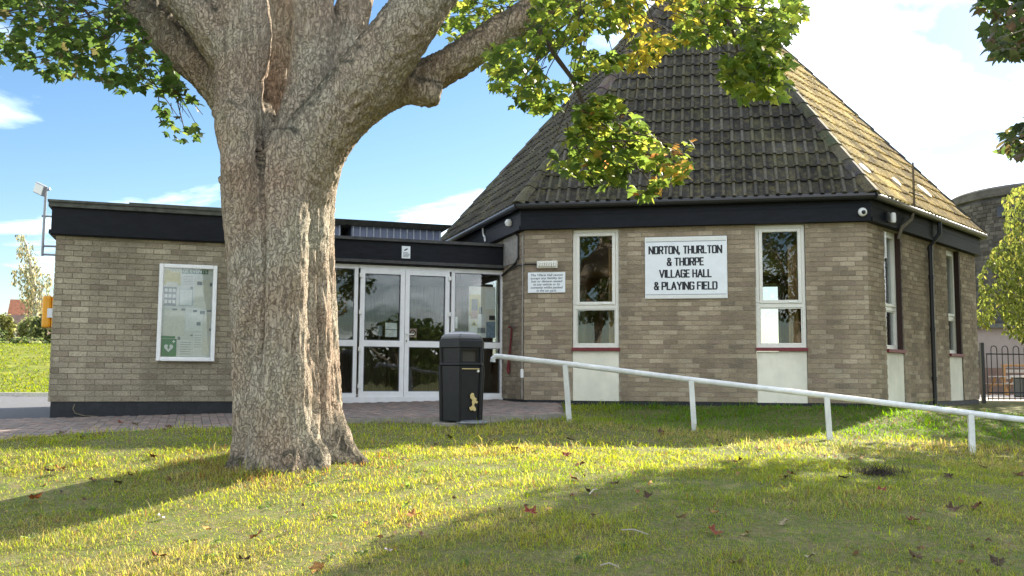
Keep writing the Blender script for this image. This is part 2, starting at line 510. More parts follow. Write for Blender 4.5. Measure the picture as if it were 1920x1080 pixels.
def pave_z(x, y):
    d = Vector((x, y, 0)) - K0
    a, b = d.dot(LINK.d), d.dot(LINK.n)
    return -0.012 + 0.022 * min(a, 1.5) - 0.020 * b


ctrl = [(0, -8, -1.4), (-6, -8, -1.4), (6, -8, -1.4), (0, 0, -1.03), (-4, 0, -1.15), (4, 0, -1.06), (0, 5, -.665), (-2.8, 5, -.86), (2.8, 5, -.69),
        (0, 6.4, -.51), (-3.5, 6.7, -.70), (-1.6, 6.6, -.58), (3.4, 6.6, -.55), (-1.9, 8.6, -.415), (-1.9, 9.4, -.36), (0, 8.5, -.40), (1.55, 8.3, -.43), (-3.4, 8.4, -.44),
        (-4.7, 9.0, -.30), (-6.5, 8.2, -.40), (-.6, 12.1, -.225), (.733, 12.3, -.185), (2.27, 12, -.29), (3.82, 11.6, -.378), (5.34, 11.2, -.50),
        (7.2, 10.8, -.62), (9, 10.5, -.75), (4.2, 9.2, -.47), (2, 10.4, -.36), (1.9, 13.6, -.24), (3.6, 13.2, -.28), (5.2, 13.4, -.27), (7, 14.5, -.25), (10, 18.5, -.11), (14, 19, -.10),
        (14, 12, -.6), (13, 25, -.12), (-14, 9, -.32), (-14, 15, -.27), (-10, 14, -.26), (-12, 24, -.27), (0, 25, -.2), (6, 26, -.1), (-20, 0, -1.1), (20, 0, -1.2), (22, 20, -.2),
        (-3.4, 9.4, -.29), (-2, 11.2, -.24)]
for P_, z_ in (((0, -0.3), -.10), ((1.5, -.3), -.09), ((3, -.3), -.09), ((S, -.3), -.09), ((S + 1.3, 2), -.09), ((8.2, 4.3), -.10), ((-.8, 1.3), -.09), ((2, 4), -.1), ((-5.6, -4.2), -.26), ((-3.4, -2.9), -.20), ((-4, 0), -.15)):
    l_, d_ = to_ld(*P_)
    ctrl.append((l_, d_, z_))
ctrl = np.array(ctrl, float)


def _tps(r2):
    return np.where(r2 > 1e-9, 0.5 * r2 * np.log(np.maximum(r2, 1e-9)), 0.0)


_n = len(ctrl)
_A = np.zeros((_n + 3, _n + 3))
_dd = ((ctrl[:, None, :2] - ctrl[None, :, :2]) ** 2).sum(-1)
_A[:_n, :_n] = _tps(_dd) + np.eye(_n) * 0.02
_A[:_n, _n] = 1; _A[:_n, _n + 1:] = ctrl[:, :2]
_A[_n, :_n] = 1; _A[_n + 1:, :_n] = ctrl[:, :2].T
_w = np.linalg.solve(_A, np.concatenate([ctrl[:, 2], np.zeros(3)]))


def sstep(a, b, x):
    t = np.clip((x - a) / (b - a), 0, 1)
    return t * t * (3 - 2 * t)


def ground_ld(lat, dep):
    lat = np.asarray(lat, float); dep = np.asarray(dep, float)
    near = np.clip(lat, -20, 22), np.clip(dep, -8, 26)
    P = np.stack([near[0].ravel(), near[1].ravel()], 1)
    out = np.empty(len(P))
    for i in range(0, len(P), 20000):
        q = P[i:i + 20000]
        out[i:i + 20000] = _tps(((q[:, None, :] - ctrl[None, :, :2]) ** 2).sum(-1)) @ _w[:_n] + _w[_n] + q @ _w[_n + 1:]
    z = out.reshape(lat.shape)
    far = sstep(20, 27, dep)
    side = np.maximum(sstep(14, 22, np.abs(lat)) * sstep(5, 9, dep), 0)
    z = z * (1 - far) + (-0.22) * far
    z = z * (1 - side) + (-0.26) * side
    # rising grass bank of the playing field, away on one side
    bank = sstep(25.5, 47, dep) * (1 - sstep(-4, 8, lat))
    z = z + bank * (2.05 + 0.012 * np.clip(dep - 47, 0, 400))
    back = sstep(-8, -40, dep)
    mound = .02 * np.exp(-((lat + 1.9) ** 2 + (dep - 8.5) ** 2) / .9)
    return z + back * 0.6 + mound


def gz(x, y):
    l, d = to_ld(x, y)
    return float(ground_ld(np.array([l]), np.array([d]))[0])


PAVE_PX = [(-60, 834), (0, 827), (120, 819), (280, 808), (440, 799), (560, 790), (660, 785), (760, 783.5), (830, 783)]


def _edge_pt(px, py):
    # where the ray meets the paving plane
    lo, hi = 4.0, 30.0
    for _ in range(40):
        mid = (lo + hi) / 2
        P = at(px, py, mid)
        if P.z > pave_z(P.x, P.y): lo = mid
        else: hi = mid
    return at(px, py, (lo + hi) / 2)


pave_edge = [_edge_pt(*p) for p in PAVE_PX]
slab_edge = [_edge_pt(918, 781), _edge_pt(1000, 778.5), _edge_pt(1058, 775)]
poly_pave = [(p.x, p.y) for p in pave_edge] + [(p.x, p.y) for p in slab_edge]
c1 = FRONT(0.62, 0.0, 0)
poly_pave += [(c1.x, c1.y), (0, 0), (K0.x, K0.y)]
blk_r = BLOCK(3.25, 0, 0)
lk_l = LINK(-3.68, 0, 0)
poly_pave += [(lk_l.x, lk_l.y), (blk_r.x, blk_r.y), (BLOCK.P.x, BLOCK.P.y)]
pl2 = BLOCK(-0.0, -0.05, 0)
pl3 = BLOCK(-4.5, -0.05, 0)
poly_pave += [(pl3.x, pl3.y)]
pv0 = pave_edge[0]
poly_pave += [(pv0.x - 3.2 * BLOCK.d.x, pv0.y - 3.2 * BLOCK.d.y)]


def in_poly(poly, x, y):
    x = np.asarray(x, float); y = np.asarray(y, float)
    r = np.zeros(x.shape, bool)
    n = len(poly)
    for i in range(n):
        x0, y0 = poly[i]; x1, y1 = poly[(i + 1) % n]
        c = ((y0 > y) != (y1 > y)) & (x < (x1 - x0) * (y - y0) / (y1 - y0 + 1e-12) + x0)
        r ^= c
    return r


la = np.concatenate([[-400, -250, -150, -100, -70, -50, -38, -28, -22], np.arange(-18, -8, 0.7), np.arange(-8, 10, 0.16), np.arange(10, 19, .8), [22, 28, 38, 50, 75, 110, 180, 300, 420]])
de = np.concatenate([[-300, -150, -80, -45, -30, -18, -10, -5, -2, 0, 1.2, 2.2], np.arange(3, 16, 0.16), np.arange(16, 60, 1.2), [65, 72, 80, 90, 105, 130, 170, 240, 350, 500, 700]])
LA, DE = np.meshgrid(la, de)
GX = CAM.x + _R0.x * LA + F0.x * DE
GY = CAM.y + _R0.y * LA + F0.y * DE
GZ = ground_ld(LA, DE)
_d = np.stack([GX - K0.x, GY - K0.y], -1)
_a = _d @ np.array([LINK.d.x, LINK.d.y]); _b = _d @ np.array([LINK.n.x, LINK.n.y])
PZ = -0.012 + 0.022 * np.minimum(_a, 1.5) - 0.020 * _b
inp = in_poly(poly_pave, GX, GY)
GZ = np.where(inp, np.minimum(GZ, PZ - 0.035), GZ)
GZ = GZ + np.where((DE > 3) & (DE < 14) & ~inp, 0.012 * np.sin(GX * 5.1 + np.sin(GY * 3.3) * 1.7) * np.sin(GY * 4.3 + np.sin(GX * 2.9)), 0)
ny, nx = LA.shape
gv = np.stack([GX, GY, GZ], -1).reshape(-1, 3)
idx = np.arange(nx * ny).reshape(ny, nx)
gf = np.stack([idx[:-1, :-1], idx[:-1, 1:], idx[1:, 1:], idx[1:, :-1]], -1).reshape(-1, 4)
me = bpy.data.meshes.new('ground'); me.from_pydata(gv.tolist(), [], gf.tolist()); me.update()
me.polygons.foreach_set('use_smooth', [True] * len(me.polygons))
me.materials.append(M['lawn']); me.materials.append(M['field'])
fd = DE[:-1, :-1].ravel()
me.polygons.foreach_set('material_index', (fd > 20).astype(int))
lawn = obj('ground', me, None, label='mown grass lawn rising gently towards the brick hall', kind='structure')

# ------------------------------------------------------------------ paving, road
bm = bmesh.new()
vs = [bm.verts.new((x, y, 0)) for x, y in poly_pave]
f = bm.faces.new(vs)
bmesh.ops.triangulate(bm, faces=[f])
for v in bm.verts:
    v.co.z = pave_z(v.co.x, v.co.y) - 0.012
bmesh.ops.recalc_face_normals(bm, faces=bm.faces)
if sum(f.normal.z for f in bm.faces) < 0:
    bmesh.ops.reverse_faces(bm, faces=bm.faces)
me = bpy.data.meshes.new('paving'); bm.to_mesh(me); bm.free()
paving = obj('pavement', me, 'jointing', label='reddish block paving in front of the entrance block', kind='structure')

pm = MB().box((0.003, 0.003, -0.05), (0.097, 0.197, 0)).mesh('paver')
pm.materials.append(M['paver'])
tilt = Matrix(((LINK.d.x, LINK.n.x, 0), (LINK.d.y, LINK.n.y, 0), (0.022, -0.020, 1))).to_4x4()
pl = []
for i in range(-95, 14):
    for j in range(-2, 42):
        a = i * 0.1; b = j * 0.2 + (0.1 if i % 2 else 0) + 0.02
        c = LINK(a + 0.05, b + 0.1, 0)
        pl.append((a, b, c.x, c.y))
pa = np.array(pl)
ok = in_poly(poly_pave, pa[:, 2], pa[:, 3])
for e in ((0.0, 0.02), (0.1, 0.02), (0.0, 0.18), (0.1, 0.18)):
    c = np.array([[*LINK(a + e[0], b + e[1], 0)][:2] for a, b in pa[:, :2]])
    ok &= in_poly(poly_pave, c[:, 0], c[:, 1])
pa = pa[ok]


def pcol():
    t = random.random()
    base = random.choice([(0.24, 0.185, 0.16), (0.21, 0.17, 0.15), (0.27, 0.205, 0.175), (0.20, 0.175, 0.16)])
    k = 0.85 + 0.3 * t
    return tuple(c * k for c in base)


def pscore(r):
    u, v, d = to_px((r[2], r[3], pave_z(r[2], r[3])))
    vis = (0 < u < 440 and 770 < v < 830) or (655 < u < 1060 and 748 < v < 790 and not 820 < u < 925)
    return d if vis else 1000 + d


order = sorted(range(len(pa)), key=lambda i: pscore(pa[i]))
mass, mcol = MB(), []
for k, i in enumerate(order):
    a, b, x, y = pa[i]
    o3 = LINK(a, b, 0)
    z = pave_z(o3.x, o3.y) + random.uniform(-0.002, 0.002)
    col = pcol()
    if k < 300:
        o = obj('paver', pm, None, paving, color=col)
        o.matrix_basis = Matrix.Translation((o3.x, o3.y, z)) @ tilt
    else:
        T = Matrix.Translation((o3.x, o3.y, z)) @ tilt
        mass.box((0.003, 0.003, -0.05), (0.097, 0.197, 0), lambda x, y, z, T=T: T @ Vector((x, y, z)))
        mcol += [col] * 6
me = mass.mesh('paver_field'); set_cols(me, mcol)
obj('paver_field', me, 'paver_mass', paving, kind='stuff')
ed = MB()
for e in (slab_edge, pave_edge[1:] + slab_edge[:1]):
    for p, q in zip(e[:-1], e[1:]):
        d = (q - p).normalized(); n = Vector((d.y, -d.x, 0))
        ed.box((0, 0.0, -0.16), ((q - p).length, 0.05, 0.006), lambda x, y, z, p=p, d=d, n=n: p + d * x + n * y + Vector((0, 0, z)))
ed.build('edging', 'concrete', paving)

# tarmac drive beyond the block, its kerb and a painted line
av = MB()
na, nb = 60, 56
for i in range(na):
    for j in range(nb):
        q = []
        for (p_, r_) in ((i, j), (i + 1, j), (i + 1, j + 1), (i, j + 1)):
            P = BLOCK(-30 + 30 * p_ / na, -0.06 - 28 * r_ / nb, 0)
            q.append(P)
        if max(to_ld(P.x, P.y)[1] for P in q) < 25.6:
            for P in q:
                P.z = gz(P.x, P.y) + 0.022
            av.quad(*q)
me = av.mesh('road'); bm = bmesh.new(); bm.from_mesh(me); bmesh.ops.remove_doubles(bm, verts=bm.verts, dist=1e-4)
bmesh.ops.recalc_face_normals(bm, faces=bm.faces)
if sum(f.normal.z for f in bm.faces) < 0: bmesh.ops.reverse_faces(bm, faces=bm.faces)
bm.to_mesh(me); bm.free()
road = obj('road', me, 'asphalt', label='grey tarmac drive beyond the flat-roofed block', kind='structure')
kb = MB()
for i in range(22):
    l0, l1 = -34 + i * 1.4, -34 + (i + 1) * 1.4 - 0.01
    P, Q = LD(l0, 25.4, 0), LD(l1, 25.4, 0)
    z0 = gz(P.x, P.y)
    kb.box((0, 0, -0.2), (1.39, 0.16, 0.12), lambda x, y, z, P=P, z0=z0: P + _R0 * x + F0 * y + Vector((0, 0, z0 + z)))
kb.build('kerb', 'kerb_pale', road)
wm = MB()
for i in range(9):
    q = [BLOCK(-4.5 + i * 0.5, -0.07, 0), BLOCK(-4 + i * 0.5, -0.07, 0), BLOCK(-4 + i * 0.5, -0.13, 0), BLOCK(-4.5 + i * 0.5, -0.13, 0)]
    for P in q: P.z = gz(P.x, P.y) + 0.028
    wm.quad(*q)
wm.build('painted_line', 'kerb_pale', road)

# ------------------------------------------------------------------ walls
def lay_bricks(fr, length, courses, openings, a_min=0.0):
    out = []
    for c in range(courses):
        z = c * 0.075
        free = [(a_min, length)]
        for (o0, o1, z0, z1) in openings:
            if z + 0.06 > z0 and z < z1 - 0.005:
                nf = []
                for (s0, s1) in free:
                    if o1 <= s0 or o0 >= s1: nf.append((s0, s1)); continue
                    if o0 > s0: nf.append((s0, o0))
                    if o1 < s1: nf.append((o1, s1))
                free = nf
        for (s0, s1) in free:
            off = 0.1125 if c % 2 else 0.0
            a = math.floor((s0 - off) / 0.225) * 0.225 + off
            while a < s1 - 1e-6:
                b0, b1 = max(a, s0), min(a + 0.225, s1)
                e0 = b0 + (0.005 if b0 == a else 0.0); e1 = b1 - (0.005 if b1 == a + 0.225 else 0.0)
                if e1 - e0 > 0.025:
                    out.append((fr, round(e0, 4), round(e1, 4), z + 0.005))
                a += 0.225
    return out


_bm_cache = {}


def brick_mesh(w, m):
    key = (round(w, 3), m)
    if key not in _bm_cache:
        b = MB().box((0, -0.03, 0), (key[0], 0.0, 0.065)).mesh('brick')     # y = outward is -y in local, flipped by frame
        b.materials.append(M[m]); _bm_cache[key] = b
    return _bm_cache[key]


def place_bricks(lst, parent, palette, nobj, score):
    lst = sorted(lst, key=score)
    mass, cols = MB(), []
    for k, (fr, a0, a1, z) in enumerate(lst):
        col = palette()
        j = random.uniform(-0.003, 0.002)
        if k < nobj:
            o = obj('brick', brick_mesh(a1 - a0, 'brick'), None, parent, color=col)
            o.location = fr(a0, j - 0.03, z); o.rotation_euler = (0, 0, fr.ang)
            # local y points inward (d rotated +90), so the brick sits from b=j-0.03 outward
        else:
            mass.box((a0, -0.03, z), (a1, j, z + 0.065), fr); cols += [col] * 6
    me = mass.mesh('brickwork'); fix_normals(me); set_cols(me, cols)
    obj('brickwork', me, 'brick_mass', parent, kind='stuff')


def wall_boxes(mb, fr, a0, a1, z0, z1, openings, b0=-0.28, b1=-0.009):
    xs = sorted({a0, a1, *[o[0] for o in openings], *[o[1] for o in openings]})
    for x0, x1 in zip(xs[:-1], xs[1:]):
        zs = [(z0, z1)]
        for o in openings:
            if o[0] <= x0 + 1e-6 and o[1] >= x1 - 1e-6:
                n = []
                for (s0, s1) in zs:
                    if o[3] <= s0 or o[2] >= s1: n.append((s0, s1)); continue
                    if o[2] > s0: n.append((s0, o[2]))
                    if o[3] < s1: n.append((o[3], s1))
                zs = n
        for (s0, s1) in zs:
            mb.box((x0, b0, s0), (x1, b1, s1), fr)


def frame_rect(mb, fr, a0, a1, z0, z1, w, b0, b1):
    mb.box((a0, b0, z0), (a0 + w, b1, z1), fr); mb.box((a1 - w, b0, z0), (a1, b1, z1), fr)
    mb.box((a0 + w, b0, z0), (a1 - w, b1, z0 + w), fr); mb.box((a0 + w, b0, z1 - w), (a1 - w, b1, z1), fr)


def nbuild(mb, name, m, parent=None, **kw):
    me = mb.mesh(name); fix_normals(me)
    return obj(name, me, m, parent, **kw)


def window(fr, a0, a1, z0, zm, z1, parent, rec, reveal=None):
    b0, b1 = -rec - 0.07, -rec
    mb = MB(); frame_rect(mb, fr, a0, a1, z0, z1, 0.05, b0, b1)
    mb.box((a0 + 0.05, b0, zm - 0.03), (a1 - 0.05, b1, zm + 0.03), fr)
    w = nbuild(mb, 'window', 'upvc_cream', parent)
    sb = MB(); frame_rect(sb, fr, a0 + 0.053, a1 - 0.053, zm + 0.033, z1 - 0.053, 0.052, b0 + 0.004, b1 + 0.014)
    nbuild(sb, 'sash', 'upvc_cream', w, bevel=0.006)
    bd = MB(); frame_rect(bd, fr, a0 + 0.052, a1 - 0.052, z0 + 0.052, zm - 0.032, 0.018, b0 + 0.02, b1 - 0.012)
    nbuild(bd, 'bead', 'upvc_cream', w)
    for (p0, p1, q0, q1) in ((a0 + 0.1, a1 - 0.1, zm + 0.08, z1 - 0.1), (a0 + 0.066, a1 - 0.066, z0 + 0.066, zm - 0.046)):
        nbuild(MB().box((p0, -rec - 0.045, q0), (p1, -rec - 0.037, q1), fr), 'pane', 'glass', w)
    hb = MB(); hb.box((a0 + 0.02, b1 + 0.012, zm + 0.052), (a0 + 0.05, b1 + 0.022, zm + 0.062), fr)
    hb.box((a1 - 0.25, b1 + 0.0145, zm + 0.045), (a1 - 0.16, b1 + 0.026, zm + 0.06), fr)
    nbuild(hb, 'handle', 'white_plastic', w)
    nbuild(MB().box((a0 - 0.015, -rec - 0.05, z0 - 0.055), (a1 + 0.02, 0.035, z0 - 0.004), fr), 'sill', 'red_paint', w)
    if reveal:
        nbuild(MB().box((a1 + 0.001, -rec - 0.07, z0), (a1 + 0.03, -0.012, z1), fr), 'reveal', 'red_wood', w)
    return w


# ------------------------------------------------------------------ hexagonal hall
hall = thing('village_hall', 'six-sided brown brick hall with steep pyramid tiled roof', 'building', (S / 2, H3 * S, 0))
F_OPEN = [(0.795, 1.55, 0, HB), (3.685, 4.44, 0, HB)]
R_OPEN = [(0.685, 1.45, 0, HB), (3.68, 4.44, 0, HB)]
wb = MB()
wall_boxes(wb, FRONT, 0.0, S, 0, HB + 0.35, F_OPEN)
wall_boxes(wb, RIGHT, 0.0, S, 0, HB + 0.35, R_OPEN)
wall_boxes(wb, LEFT, 0.0, S, 0, HB + 0.35, [(0.8, 3.9, 0, 2.2)])
bk = [Frame((S + .5 * S, H3 * S), R(120)), Frame((S, 2 * H3 * S), R(180)), Frame((0, 2 * H3 * S), R(240))]
for i, fr in enumerate(bk):
    wall_boxes(wb, fr, 0.0, S, 0, HB + 0.35, [(0.7, 1.45, .8, 2.7), (3.68, 4.44, .8, 2.7)])
hwall = nbuild(wb, 'wall', 'mortar', hall)
# linings inside so the rooms read brown through the glass
lin = MB()
for fr, op in ((FRONT, F_OPEN), (RIGHT, R_OPEN), (LEFT, [(0.8, 3.9, 0, 2.2)])) + tuple((f, [(0.7, 1.45, .8, 2.7), (3.68, 4.44, .8, 2.7)]) for f in bk):
    wall_boxes(lin, fr, 0.17, S - 0.17, 0.02, HB + 0.3, op, -0.31, -0.285)
nbuild(lin, 'wall_lining', 'interior_wood', hall)
hexp = lambda k, z: [(S / 2 + S * k * math.cos(R(60 * i)), H3 * S + S * k * math.sin(R(60 * i)), z) for i in range(6)]
b = MB(); b.v = hexp(0.985, 0.01); b.f = [tuple(range(6))]
b.build('floor', 'interior_floor', hall)
b = MB(); b.v = hexp(0.97, HB + 0.12); b.f = [tuple(range(6))]
b.build('ceiling', 'interior_wood', hall)

hall_pal_opts = [((0.315, 0.255, 0.18), 4), ((0.255, 0.205, 0.145), 4), ((0.21, 0.168, 0.12), 3), ((0.385, 0.325, 0.24), 3), ((0.225, 0.17, 0.13), 2), ((0.17, 0.14, 0.105), 1)]


def hall_pal():
    c = random.choices([o[0] for o in hall_pal_opts], [o[1] for o in hall_pal_opts])[0]
    k = random.uniform(1.06, 1.24)
    mean = (0.27, 0.222, 0.16)
    return tuple((v * .62 + m_ * .38) * k for v, m_ in zip(c, mean))


bl = lay_bricks(FRONT, S, 37, F_OPEN) + lay_bricks(RIGHT, S, 37, R_OPEN)
bl += lay_bricks(LEFT, S, 37, [(0, S - 1.22, 0, 9)]) + sum([lay_bricks(fr, S, 37, [(0.7, 1.45, .8, 2.7), (3.68, 4.44, .8, 2.7)]) for fr in bk], [])


def bscore(b):
    fr, a0, a1, z = b
    if fr is not FRONT: return 100 + z
    return to_px(fr(a0, 0, z))[2] - (0 if a1 - a0 > 0.2 else -3)


place_bricks(bl, hwall, hall_pal, 300, bscore)

# plinth, panels, windows
pb = MB()
for fr in [FRONT, RIGHT, LEFT] + bk:
    pb.box((0.02, -0.2, -0.45), (S - 0.02, -0.012, -0.004), fr)
nbuild(pb, 'plinth', 'plinth', hall)
for fr, op, rec, rv in ((FRONT, F_OPEN, 0.035, None), (RIGHT, R_OPEN, 0.10, True)):
    for (a0, a1, z0, z1) in op:
        nbuild(MB().box((a0 + 0.004, -0.06, -0.003), (a1 - 0.004, -0.022, 0.79), fr), 'infill_panel', 'cream_panel', hall)
        window(fr, a0 + 0.006, a1 - (0.045 if rv else 0.006), 0.85, 1.505, HB - 0.008, hall, rec, rv)
for fr in bk:
    for a0 in (0.7, 3.68):
        mb = MB(); frame_rect(mb, fr, a0, a0 + .75, .8, 2.7, 0.05, -0.12, -0.05)
        w = nbuild(mb, 'window', 'upvc_cream', hall)
        nbuild(MB().box((a0 + .05, -.09, .85), (a0 + .70, -.082, 2.65), fr), 'pane', 'glass', w)
# curtains drawn back inside the two front windows
for a0 in (1.35, 4.2):
    cu = MB()
    for i in range(8):
        x = a0 + 0.02 * i
        cu.box((x, -0.36 - 0.02 * (i % 2), 0.9), (x + 0.02, -0.345 - 0.02 * (i % 2), 2.5), FRONT)
    nbuild(cu, 'curtain', 'curtain', hall)

# fascia boards
EAVE, OV, APEX = 3.21, 0.13, 9.03
for fr in [FRONT, RIGHT, LEFT] + bk:
    k = 0.09 * math.tan(R(30))
    fb = MB()
    A_ = [(-k, 0.09), (S + k, 0.09)]
    P = []
    for z in (HB + 0.004, EAVE - 0.05):
        P += [fr(-k, 0.09, z), fr(S + k, 0.09, z), fr(S, -0.02, z), fr(0, -0.02, z)]
    fb.v = [tuple(p) for p in P]
    fb.f = [(0, 1, 5, 4), (3, 2, 1, 0), (4, 5, 6, 7)]
    fo = nbuild(fb, 'fascia', 'fascia', hall)
    tr = MB(); kk = 0.112 * math.tan(R(30))
    tr.box((-kk + 0.02, 0.0905, HB + 0.006), (S + kk - 0.02, 0.112, HB + 0.07), fr)
    tr.box((-kk + 0.02, 0.0905, HB + 0.23), (S + kk - 0.02, 0.098, HB + 0.245), fr)
    nbuild(tr, 'fascia_trim', 'fascia', fo)
    gp = MB(); go_ = OV + 0.045; gk = go_ * math.tan(R(30))
    gp.tube([fr(-gk, go_, EAVE - 0.055), fr(S / 2, go_, EAVE - 0.06), fr(S + gk, go_, EAVE - 0.055)], 0.055, 10)
    nbuild(gp, 'gutter', 'black_metal', hall)

# roof
CX, CY = S / 2, H3 * S
AP = H3 * S + OV
SLOPE = math.atan2(APEX - EAVE, AP)
LSL = math.hypot(APEX - EAVE, AP)
WE = 2 * AP * math.tan(R(30))
rb = MB()
kf = (AP + 0.0) / (H3 * S)
rb.v = [(CX + S * kf * math.cos(R(60 * i)), CY + S * kf * math.sin(R(60 * i)), EAVE - 0.03) for i in range(6)] + [(CX, CY, APEX - 0.04)]
rb.f = [(i, (i + 1) % 6, 6) for i in range(6)] + [tuple(range(5, -1, -1))]
roof = rb.build('roof', 'felt_roof', hall)
prof = [(0, 0), (.018, .033), (.055, .033), (.073, .002), (.165, 0), (.183, .033), (.22, .033), (.238, .002), (.33, 0)]
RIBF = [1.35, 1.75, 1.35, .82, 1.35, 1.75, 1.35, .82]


def tile_bm():
    mb = MB()
    n = len(prof)
    lo = [(u, 0.0, w + 0.042) for u, w in prof]
    hi = [(u, 0.425, w + 0.008) for u, w in prof]
    lip = [(u, 0.004, w + 0.010) for u, w in prof]
    mb.v = lo + hi + lip
    for i in range(n - 1):
        mb.f.append((i, i + 1, n + i + 1, n + i))
        mb.f.append((2 * n + i, 2 * n + i + 1, i + 1, i))
    return mb


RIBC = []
for i in range(8): RIBC += [RIBF[i], RIBF[i] * .7]  # lip faces darkened: shadow line of each course put into the colour
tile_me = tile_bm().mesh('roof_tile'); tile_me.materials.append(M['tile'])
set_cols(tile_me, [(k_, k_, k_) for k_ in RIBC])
tile_opts = [(0.060, 0.055, 0.046), (0.052, 0.049, 0.043), (0.072, 0.066, 0.054), (0.062, 0.06, 0.042), (0.082, 0.077, 0.066), (0.046, 0.043, 0.038)]


sunny_opts = [(0.20, 0.155, 0.08), (0.25, 0.20, 0.10), (0.15, 0.12, 0.065), (0.28, 0.22, 0.10), (0.10, 0.08, 0.05)]  # paler yellow tones: lichened tiles plus sunlight put into the colour
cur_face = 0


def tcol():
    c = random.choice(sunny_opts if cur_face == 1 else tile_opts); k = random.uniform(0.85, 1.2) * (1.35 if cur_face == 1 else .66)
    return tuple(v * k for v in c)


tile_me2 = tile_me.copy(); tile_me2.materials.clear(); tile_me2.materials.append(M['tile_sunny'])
tmassA, tcolsA, tmassB, tcolsB = MB(), [], MB(), []
tobjs = 0
faces = [FRONT, RIGHT, LEFT] + bk
for fi, fr in enumerate(faces):
    cur_face = fi
    tmass, tcols = (tmassB, tcolsB) if fi == 1 else (tmassA, tcolsA)
    o0 = fr(S / 2, OV, EAVE)
    ex = fr.d; ey = (-fr.n * math.cos(SLOPE) + Vector((0, 0, math.sin(SLOPE)))); ez = ex.cross(ey)
    T = Matrix((ex, ey, ez)).transposed().to_4x4(); T.translation = o0
    nrow = int(LSL / 0.345) + 1
    for r in range(nrow):
        v0 = r * 0.345 - 0.045
        hw0 = WE / 2 * (1 - max(v0, 0) / LSL); hw1 = WE / 2 * (1 - (v0 + 0.42) / LSL)
        ncol = int(hw0 / 0.33) + 2
        for c in range(-ncol, ncol):
            u0, u1 = c * 0.33, c * 0.33 + 0.33
            if u0 > hw0 or u1 < -hw0: continue
            TT = T @ Matrix.Translation((u0, v0 + random.gauss(0, .006), random.uniform(-.004, .006))) @ Matrix.Rotation(random.gauss(0, .008), 4, 'Z')
            inside = max(abs(u0), abs(u1)) < hw1
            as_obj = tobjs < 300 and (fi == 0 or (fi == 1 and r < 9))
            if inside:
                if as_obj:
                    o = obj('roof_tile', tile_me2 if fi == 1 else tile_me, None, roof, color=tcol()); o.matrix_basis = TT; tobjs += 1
                else:
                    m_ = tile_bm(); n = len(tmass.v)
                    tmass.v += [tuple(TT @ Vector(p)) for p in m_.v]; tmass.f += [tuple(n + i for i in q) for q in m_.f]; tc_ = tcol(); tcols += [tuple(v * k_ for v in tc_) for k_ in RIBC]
            else:
                bm = bmesh.new(); bm.from_mesh(tile_me)
                for sgn in (-1, 1):
                    # hip line in tile coordinates
                    nrm = Vector((sgn, WE / 2 / LSL, 0)).normalized()
                    pt = Vector((sgn * WE / 2 - u0, -v0, 0))
                    bmesh.ops.bisect_plane(bm, geom=bm.verts[:] + bm.edges[:] + bm.faces[:], plane_co=pt, plane_no=nrm, clear_outer=True)
                if len(bm.faces) > 0:
                    if as_obj and len(bm.faces) > 6:
                        me = bpy.data.meshes.new('roof_tile'); bm.to_mesh(me)
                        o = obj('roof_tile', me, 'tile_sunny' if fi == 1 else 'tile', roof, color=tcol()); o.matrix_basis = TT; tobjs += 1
                    else:
                        bm.verts.index_update(); n = len(tmass.v)
                        tmass.v += [tuple(TT @ v.co) for v in bm.verts]
                        col = tcol()
                        for f in bm.faces:
                            tmass.f.append(tuple(n + v.index for v in f.verts)); tcols.append(col)
                bm.free()
me = tmassA.mesh('tiling'); set_cols(me, tcolsA)
obj('tiling', me, 'tile_mass', roof, kind='stuff')
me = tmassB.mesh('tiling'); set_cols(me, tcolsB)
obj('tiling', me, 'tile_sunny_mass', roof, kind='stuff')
# hip tiles
hipc = lambda: tuple(v * random.uniform(1.0, 1.35) for v in random.choice(tile_opts))
for i in range(6):
    P0 = Vector(rb.v[i]) + Vector((0, 0, 0.05)); P1 = Vector(rb.v[6]) + Vector((0, 0, 0.08))
    d = (P1 - P0).normalized(); L_ = (P1 - P0).length
    out = Vector((P0.x - CX, P0.y - CY, 0)).normalized()
    sd_ = d.cross(out).normalized(); up = sd_.cross(d).normalized()
    if up.z < 0: up = -up
    dn = math.tan(R(24))
    n = int(L_ / 0.42)
    for k in range(n):
        p = P0 + d * (k * 0.42 - 0.05); q = p + d * 0.46
        h0, h1 = 0.055, 0.035
        mb = MB()
        for (pp, hh) in ((p, h0), (q, h1)):
            for (s_, e_) in ((-0.135, -0.135 * dn - 0.0), (-0.07, 0.012), (0, 0.03), (0.07, 0.012), (0.135, -0.135 * dn)):
                mb.v.append(tuple(pp + sd_ * s_ + up * (hh + e_ - 0.01)))
        for (s_, e_) in ((-0.135, -0.135 * dn), (-0.07, 0.012), (0, 0.03), (0.07, 0.012), (0.135, -0.135 * dn)):
            mb.v.append(tuple(p + sd_ * s_ + up * (h0 + e_ - 0.04)))
        for j in range(4):
            mb.f.append((j, j + 1, 6 + j, 5 + j)); mb.f.append((10 + j, 11 + j, j + 1, j))
        hm_ = mb.mesh('hip_tile'); set_cols(hm_, [(1, 1, 1)] * len(hm_.polygons)); o = obj('hip_tile', hm_, 'tile', roof, color=hipc())
